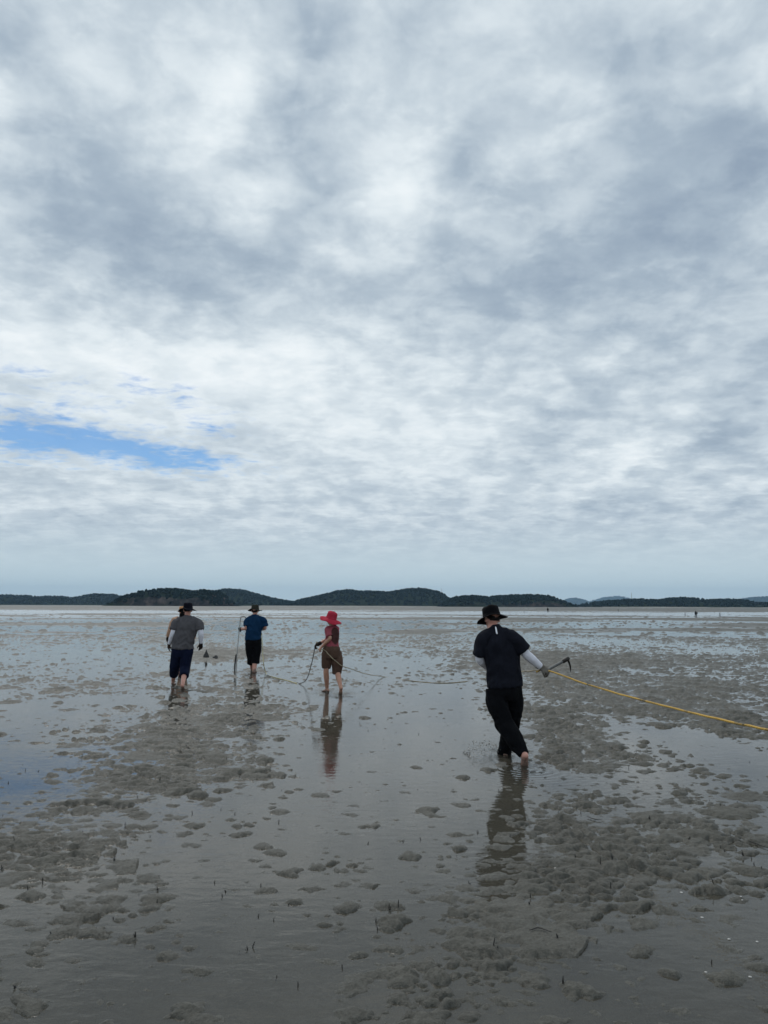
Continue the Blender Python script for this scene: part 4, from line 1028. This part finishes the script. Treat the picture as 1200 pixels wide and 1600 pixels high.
# mud splash thrown up by the leading foot
sp_ = black['splash']; parts = []
vi, fi = ico(1); fi = [list(q) for q in fi]
for k in range(260):
    a = rr_.random(); t = rr_.random() ** 1.4
    c = sp_ + np.array([-0.10 - t * 0.38 + rr_.gauss(0, .02), rr_.gauss(0.02, .06), max(0.004, (0.10 * (1 - (t * 2 - .7) ** 2) + .05) * rr_.random() ** .8)])
    s = 0.0022 + 0.0055 * rr_.random() ** 2
    parts.append((vi * np.array([s, s, s * rr_.uniform(.7, 1.6)]) + c, fi))
v_, f_ = join(parts)
tag(link('mud_splash', mesh_np('mud_splash', v_ - sp_, f_, 'splash'), None, sp_), 'spray of muddy water thrown up by the leading foot of the man in black', 'splash', kind='stuff')
# ------------------------------------------------------------------ wooded islands and hills on the horizon
vi0, fi0 = ico(1)
def island(name, label, prof, Y, depth, mat, tree, spacing, seed, rock=0.0, beach=False, front=0.3):
    """prof: skyline as photograph places; Y: distance; depth: extent away from us"""
    us = np.array([a for a, b in prof], float); vs = np.array([b for a, b in prof], float)
    X = np.array([P(a, b, Y)[0] for a, b in prof]); Z = np.array([P(a, b, Y)[2] for a, b in prof])
    nx = int((X[-1] - X[0]) / (spacing * 0.8)); ny = 44
    gx = np.linspace(X[0], X[-1], nx); t = np.linspace(0, 1, ny)
    top = np.maximum(np.interp(gx, X, Z) - tree * 0.75, 0.0)
    if len(prof) > 3:
        k = np.hanning(7); k /= k.sum(); top = np.convolve(np.pad(top, 3, mode='edge'), k, 'valid')
    xx = np.repeat(gx[None, :], ny, 0); tt = np.repeat(t[:, None], nx, 1)
    shore = 0.10 * fbm2(gx / (depth * .5), gx * 0 + seed, 3, seed)[None, :]
    tf = np.clip((tt - 0.02 - np.clip(shore, -.02, .1)) / (front + 0.10 * fbm2(gx / (depth * .3), gx * 0, 3, seed + 4)[None, :]), 0, 1)
    slope = np.where(rock > 0, np.minimum(1, 0.42 * np.clip(tf * 9, 0, 1) + 0.58 * tf ** 0.9), np.sin(tf * np.pi / 2) ** 1.15)
    back = np.clip((1 - tt) / 0.45, 0, 1); back = back * back * (3 - 2 * back)
    zz = top[None, :] * slope * back
    zz += 0.10 * top[None, :] * fbm2(xx / (depth * .22), tt * 4.5, 4, seed + 7) * np.sin(np.pi * np.clip(tt * 1.1, 0, 1))
    yy = Y + depth * (tt - 0.45) + 0 * xx
    zz = np.maximum(zz, -0.5) - 0.3 * (tt < 0.01)
    v = np.stack([xx.ravel(), yy.ravel(), zz.ravel()], 1)
    o = link(name, mesh_np(name, v, grid_faces(ny, nx), mat)); tag(o, label, None, kind='structure')
    # the wood: one small crown per tree, joined
    r = np.random.default_rng(seed)
    n = int((X[-1] - X[0]) * depth * 0.62 / spacing ** 2)
    px = r.uniform(X[0], X[-1], n); pt = r.uniform(0.0, 0.66, n)
    ix = np.clip(((px - X[0]) / (X[-1] - X[0]) * (nx - 1)), 0, nx - 1.001); iy = pt * (ny - 1)
    i0, j0 = ix.astype(int), iy.astype(int); fx, fy = ix - i0, iy - j0
    pz = (zz[j0, i0] * (1 - fx) * (1 - fy) + zz[j0, i0 + 1] * fx * (1 - fy) + zz[j0 + 1, i0] * (1 - fx) * fy + zz[j0 + 1, i0 + 1] * fx * fy)
    tp = np.interp(px, gx, top)
    keep = (pz > 0.08 * tp + 0.8)
    if rock > 0:
        bare = 1.3 * fbm2(px / 30, pz / 22, 3, seed + 20) + rock - 1.15 * (pz / np.maximum(tp, 1))
        keep &= bare < 0.0
    px, pt, pz = px[keep], pt[keep], pz[keep]; n = len(px)
    py = Y + depth * (pt - 0.45)
    s = tree * r.uniform(0.38, 0.62, n); hgt = tree * r.uniform(0.40, 0.68, n)
    b = len(fi0); nv = len(vi0)
    jit = r.uniform(0.82, 1.18, (n, nv))
    V = vi0[None] * jit[:, :, None] * np.stack([s, s, hgt], 1)[:, None, :] + np.stack([px, py, pz + hgt * 0.55], 1)[:, None, :]
    Fc = (fi0[None] + (np.arange(n) * nv)[:, None, None]).reshape(-1, 3)
    if n:
        w = link('woodland', mesh_np('woodland', V.reshape(-1, 3), Fc, 'woodland', True), o); tag(w, kind='stuff')
    if beach:
        bx = np.linspace(X[0] * 1.0, X[-1], 60); yb = Y - depth * 0.46
        wv = fbm2(bx / (depth * .5), bx * 0 + 3, 3, seed + 11)
        vv = np.concatenate([np.stack([bx, yb - 6 - 40 * np.clip(wv, -.2, 1), bx * 0 + 0.02], 1), np.stack([bx, yb + 10 + 0 * bx, bx * 0 + 0.9 + .6 * wv], 1), np.stack([bx, yb + 40 + 0 * bx, bx * 0 + 0.7], 1)])
        bo = link('beach', mesh_np('beach', vv, grid_faces(3, 60), 'beach_sand'), o)
    return o
NT_ = 0
island('far_hill', 'pale blue far peaks in the gap between the islands', [(868, 948), (880, 940), (888, 935.5), (897, 933), (905, 936), (915, 941), (925, 945), (930, 947)], 12000, 1800, 'island_soil', 22, 40, 61)
island('far_hill', 'pale blue far ridge behind the left end of the right island', [(905, 948), (918, 942), (935, 937), (950, 932), (962, 931), (972, 933), (985, 940), (1005, 948)], 13500, 2000, 'island_soil', 22, 44, 62)
island('far_hill', 'grey-blue far hill at the right edge', [(1120, 949), (1150, 940), (1170, 934), (1185, 932), (1200, 932), (1240, 930), (1290, 938), (1330, 949)], 9000, 1500, 'island_soil', 18, 32, 63)
island('hill', 'low wooded hills at the left edge', [(-140, 948), (-90, 938), (-40, 934), (-15, 935), (0, 934), (15, 931), (30, 929), (42, 931), (55, 934.5), (70, 932.5), (82, 930.5), (95, 932), (110, 935), (125, 934), (140, 931), (152, 928.5), (165, 927), (175, 929), (188, 932.5), (200, 935), (220, 940), (250, 948)], 2900, 600, 'island_soil', 9, 12, 64)
island('hill', 'wooded hill with a long slope behind the cliff island', [(290, 948), (310, 938), (325, 927), (340, 923), (352, 920.5), (366, 919.5), (380, 922), (395, 926), (412, 931), (425, 934), (440, 937), (455, 939), (470, 942), (490, 947.5)], 2500, 500, 'island_soil', 9, 11, 65)
island('hill', 'broad wooded hill in the middle of the horizon', [(425, 948), (440, 941), (460, 939.5), (475, 936), (492, 932), (510, 928), (525, 923.5), (535, 921.5), (550, 921), (565, 924), (580, 923.5), (595, 924), (610, 925), (622, 922.5), (635, 920.5), (648, 919.5), (662, 919.5), (676, 922.5), (686, 924.5), (693, 928), (698, 934), (706, 940), (716, 948)], 2300, 480, 'island_soil', 8.5, 10, 66, beach=True)
island('island', 'dark wooded headland right of the broad hill', [(688, 948.5), (700, 934.5), (712, 932), (726, 930.5), (742, 930.5), (760, 932), (775, 931), (790, 929.5), (808, 929), (825, 928.5), (842, 929), (853, 931), (862, 935), (870, 940), (876, 945), (880, 949)], 1750, 330, 'island_rock', 7, 8, 67, rock=0.02)
island('island', 'long low wooded island on the right', [(912, 949.5), (918, 943), (930, 940.5), (945, 938.5), (962, 937.5), (980, 936), (1000, 935.5), (1012, 936.5), (1025, 937), (1038, 936.5), (1048, 933.5), (1058, 933), (1072, 934), (1085, 937), (1096, 939), (1108, 936.5), (1120, 935.5), (1135, 936), (1150, 938), (1162, 941), (1185, 941), (1200, 942), (1240, 938), (1290, 941), (1340, 949)], 2000, 380, 'island_rock', 7, 9, 68, rock=-0.1, beach=True)
island('island', 'dark wooded island with bare rock cliffs on the left', [(191, 947), (197, 940), (205, 934.5), (215, 929), (228, 925.5), (240, 923.5), (252, 922.5), (262, 921), (272, 919.5), (284, 920), (296, 922.5), (308, 924.5), (320, 923), (332, 921.5), (340, 923.5), (348, 930), (354, 938), (358, 947)], 1400, 260, 'island_rock', 5.5, 6, 69, rock=0.24, front=0.14)
def mast(u, vt, vb, Y, label):
    a, b = P(u, vb, Y), P(u, vt, Y); h = b[2] - a[2] + 10; base = np.array([a[0], Y, a[2] - 10])
    r = thing('radio_mast', base, label, 'mast')
    w = 1.6; parts = []
    cs = [np.array([math.cos(k * 2.094), math.sin(k * 2.094), 0]) for k in range(3)]
    for c in cs:
        plain('leg', *sweep([base + c * w, base + c * w * .2 + (0, 0, h)], [0.22, 0.14], n=6, sub=1), 'steel_pole', r)
    for k in range(9):
        z = h * k / 9; z2 = h * (k + 1) / 9
        for i in range(3):
            s1 = w * (1 - .8 * k / 9); s2 = w * (1 - .8 * (k + 1) / 9)
            parts.append(sweep([base + cs[i] * s1 + (0, 0, z), base + cs[(i + 1) % 3] * s2 + (0, 0, z2)], [0.09, 0.09], n=5, sub=1))
    plain('bracing', *join(parts), 'steel_pole', r)
mast(689.5, 918.5, 926, 2300, 'thin radio mast on the right shoulder of the broad hill')
mast(987, 926, 938, 2000, 'thin tall radio mast on the long low island at right')

# ------------------------------------------------------------------ sea haze: closed box round the whole flat and all hills
hv = np.array([[x, y, z] for z in (-1.5, 420) for y in (-3000, 17500) for x in (-9000, 9000)], float)
hf_ = [[0, 2, 3, 1], [4, 5, 7, 6], [0, 1, 5, 4], [2, 6, 7, 3], [0, 4, 6, 2], [1, 3, 7, 5]]
m, n, out = newmat('haze')
pv = n.n.new('ShaderNodeVolumePrincipled'); pv.inputs['Color'].default_value = (0.48, 0.74, 1.0, 1); pv.inputs['Density'].default_value = 5.5e-5
n.l.new(pv.outputs[0], out.inputs['Volume'])
tag(link('haze', mesh_np('haze', hv, hf_, 'haze', False)), 'thin pale sea haze over the flat', 'haze', kind='stuff')
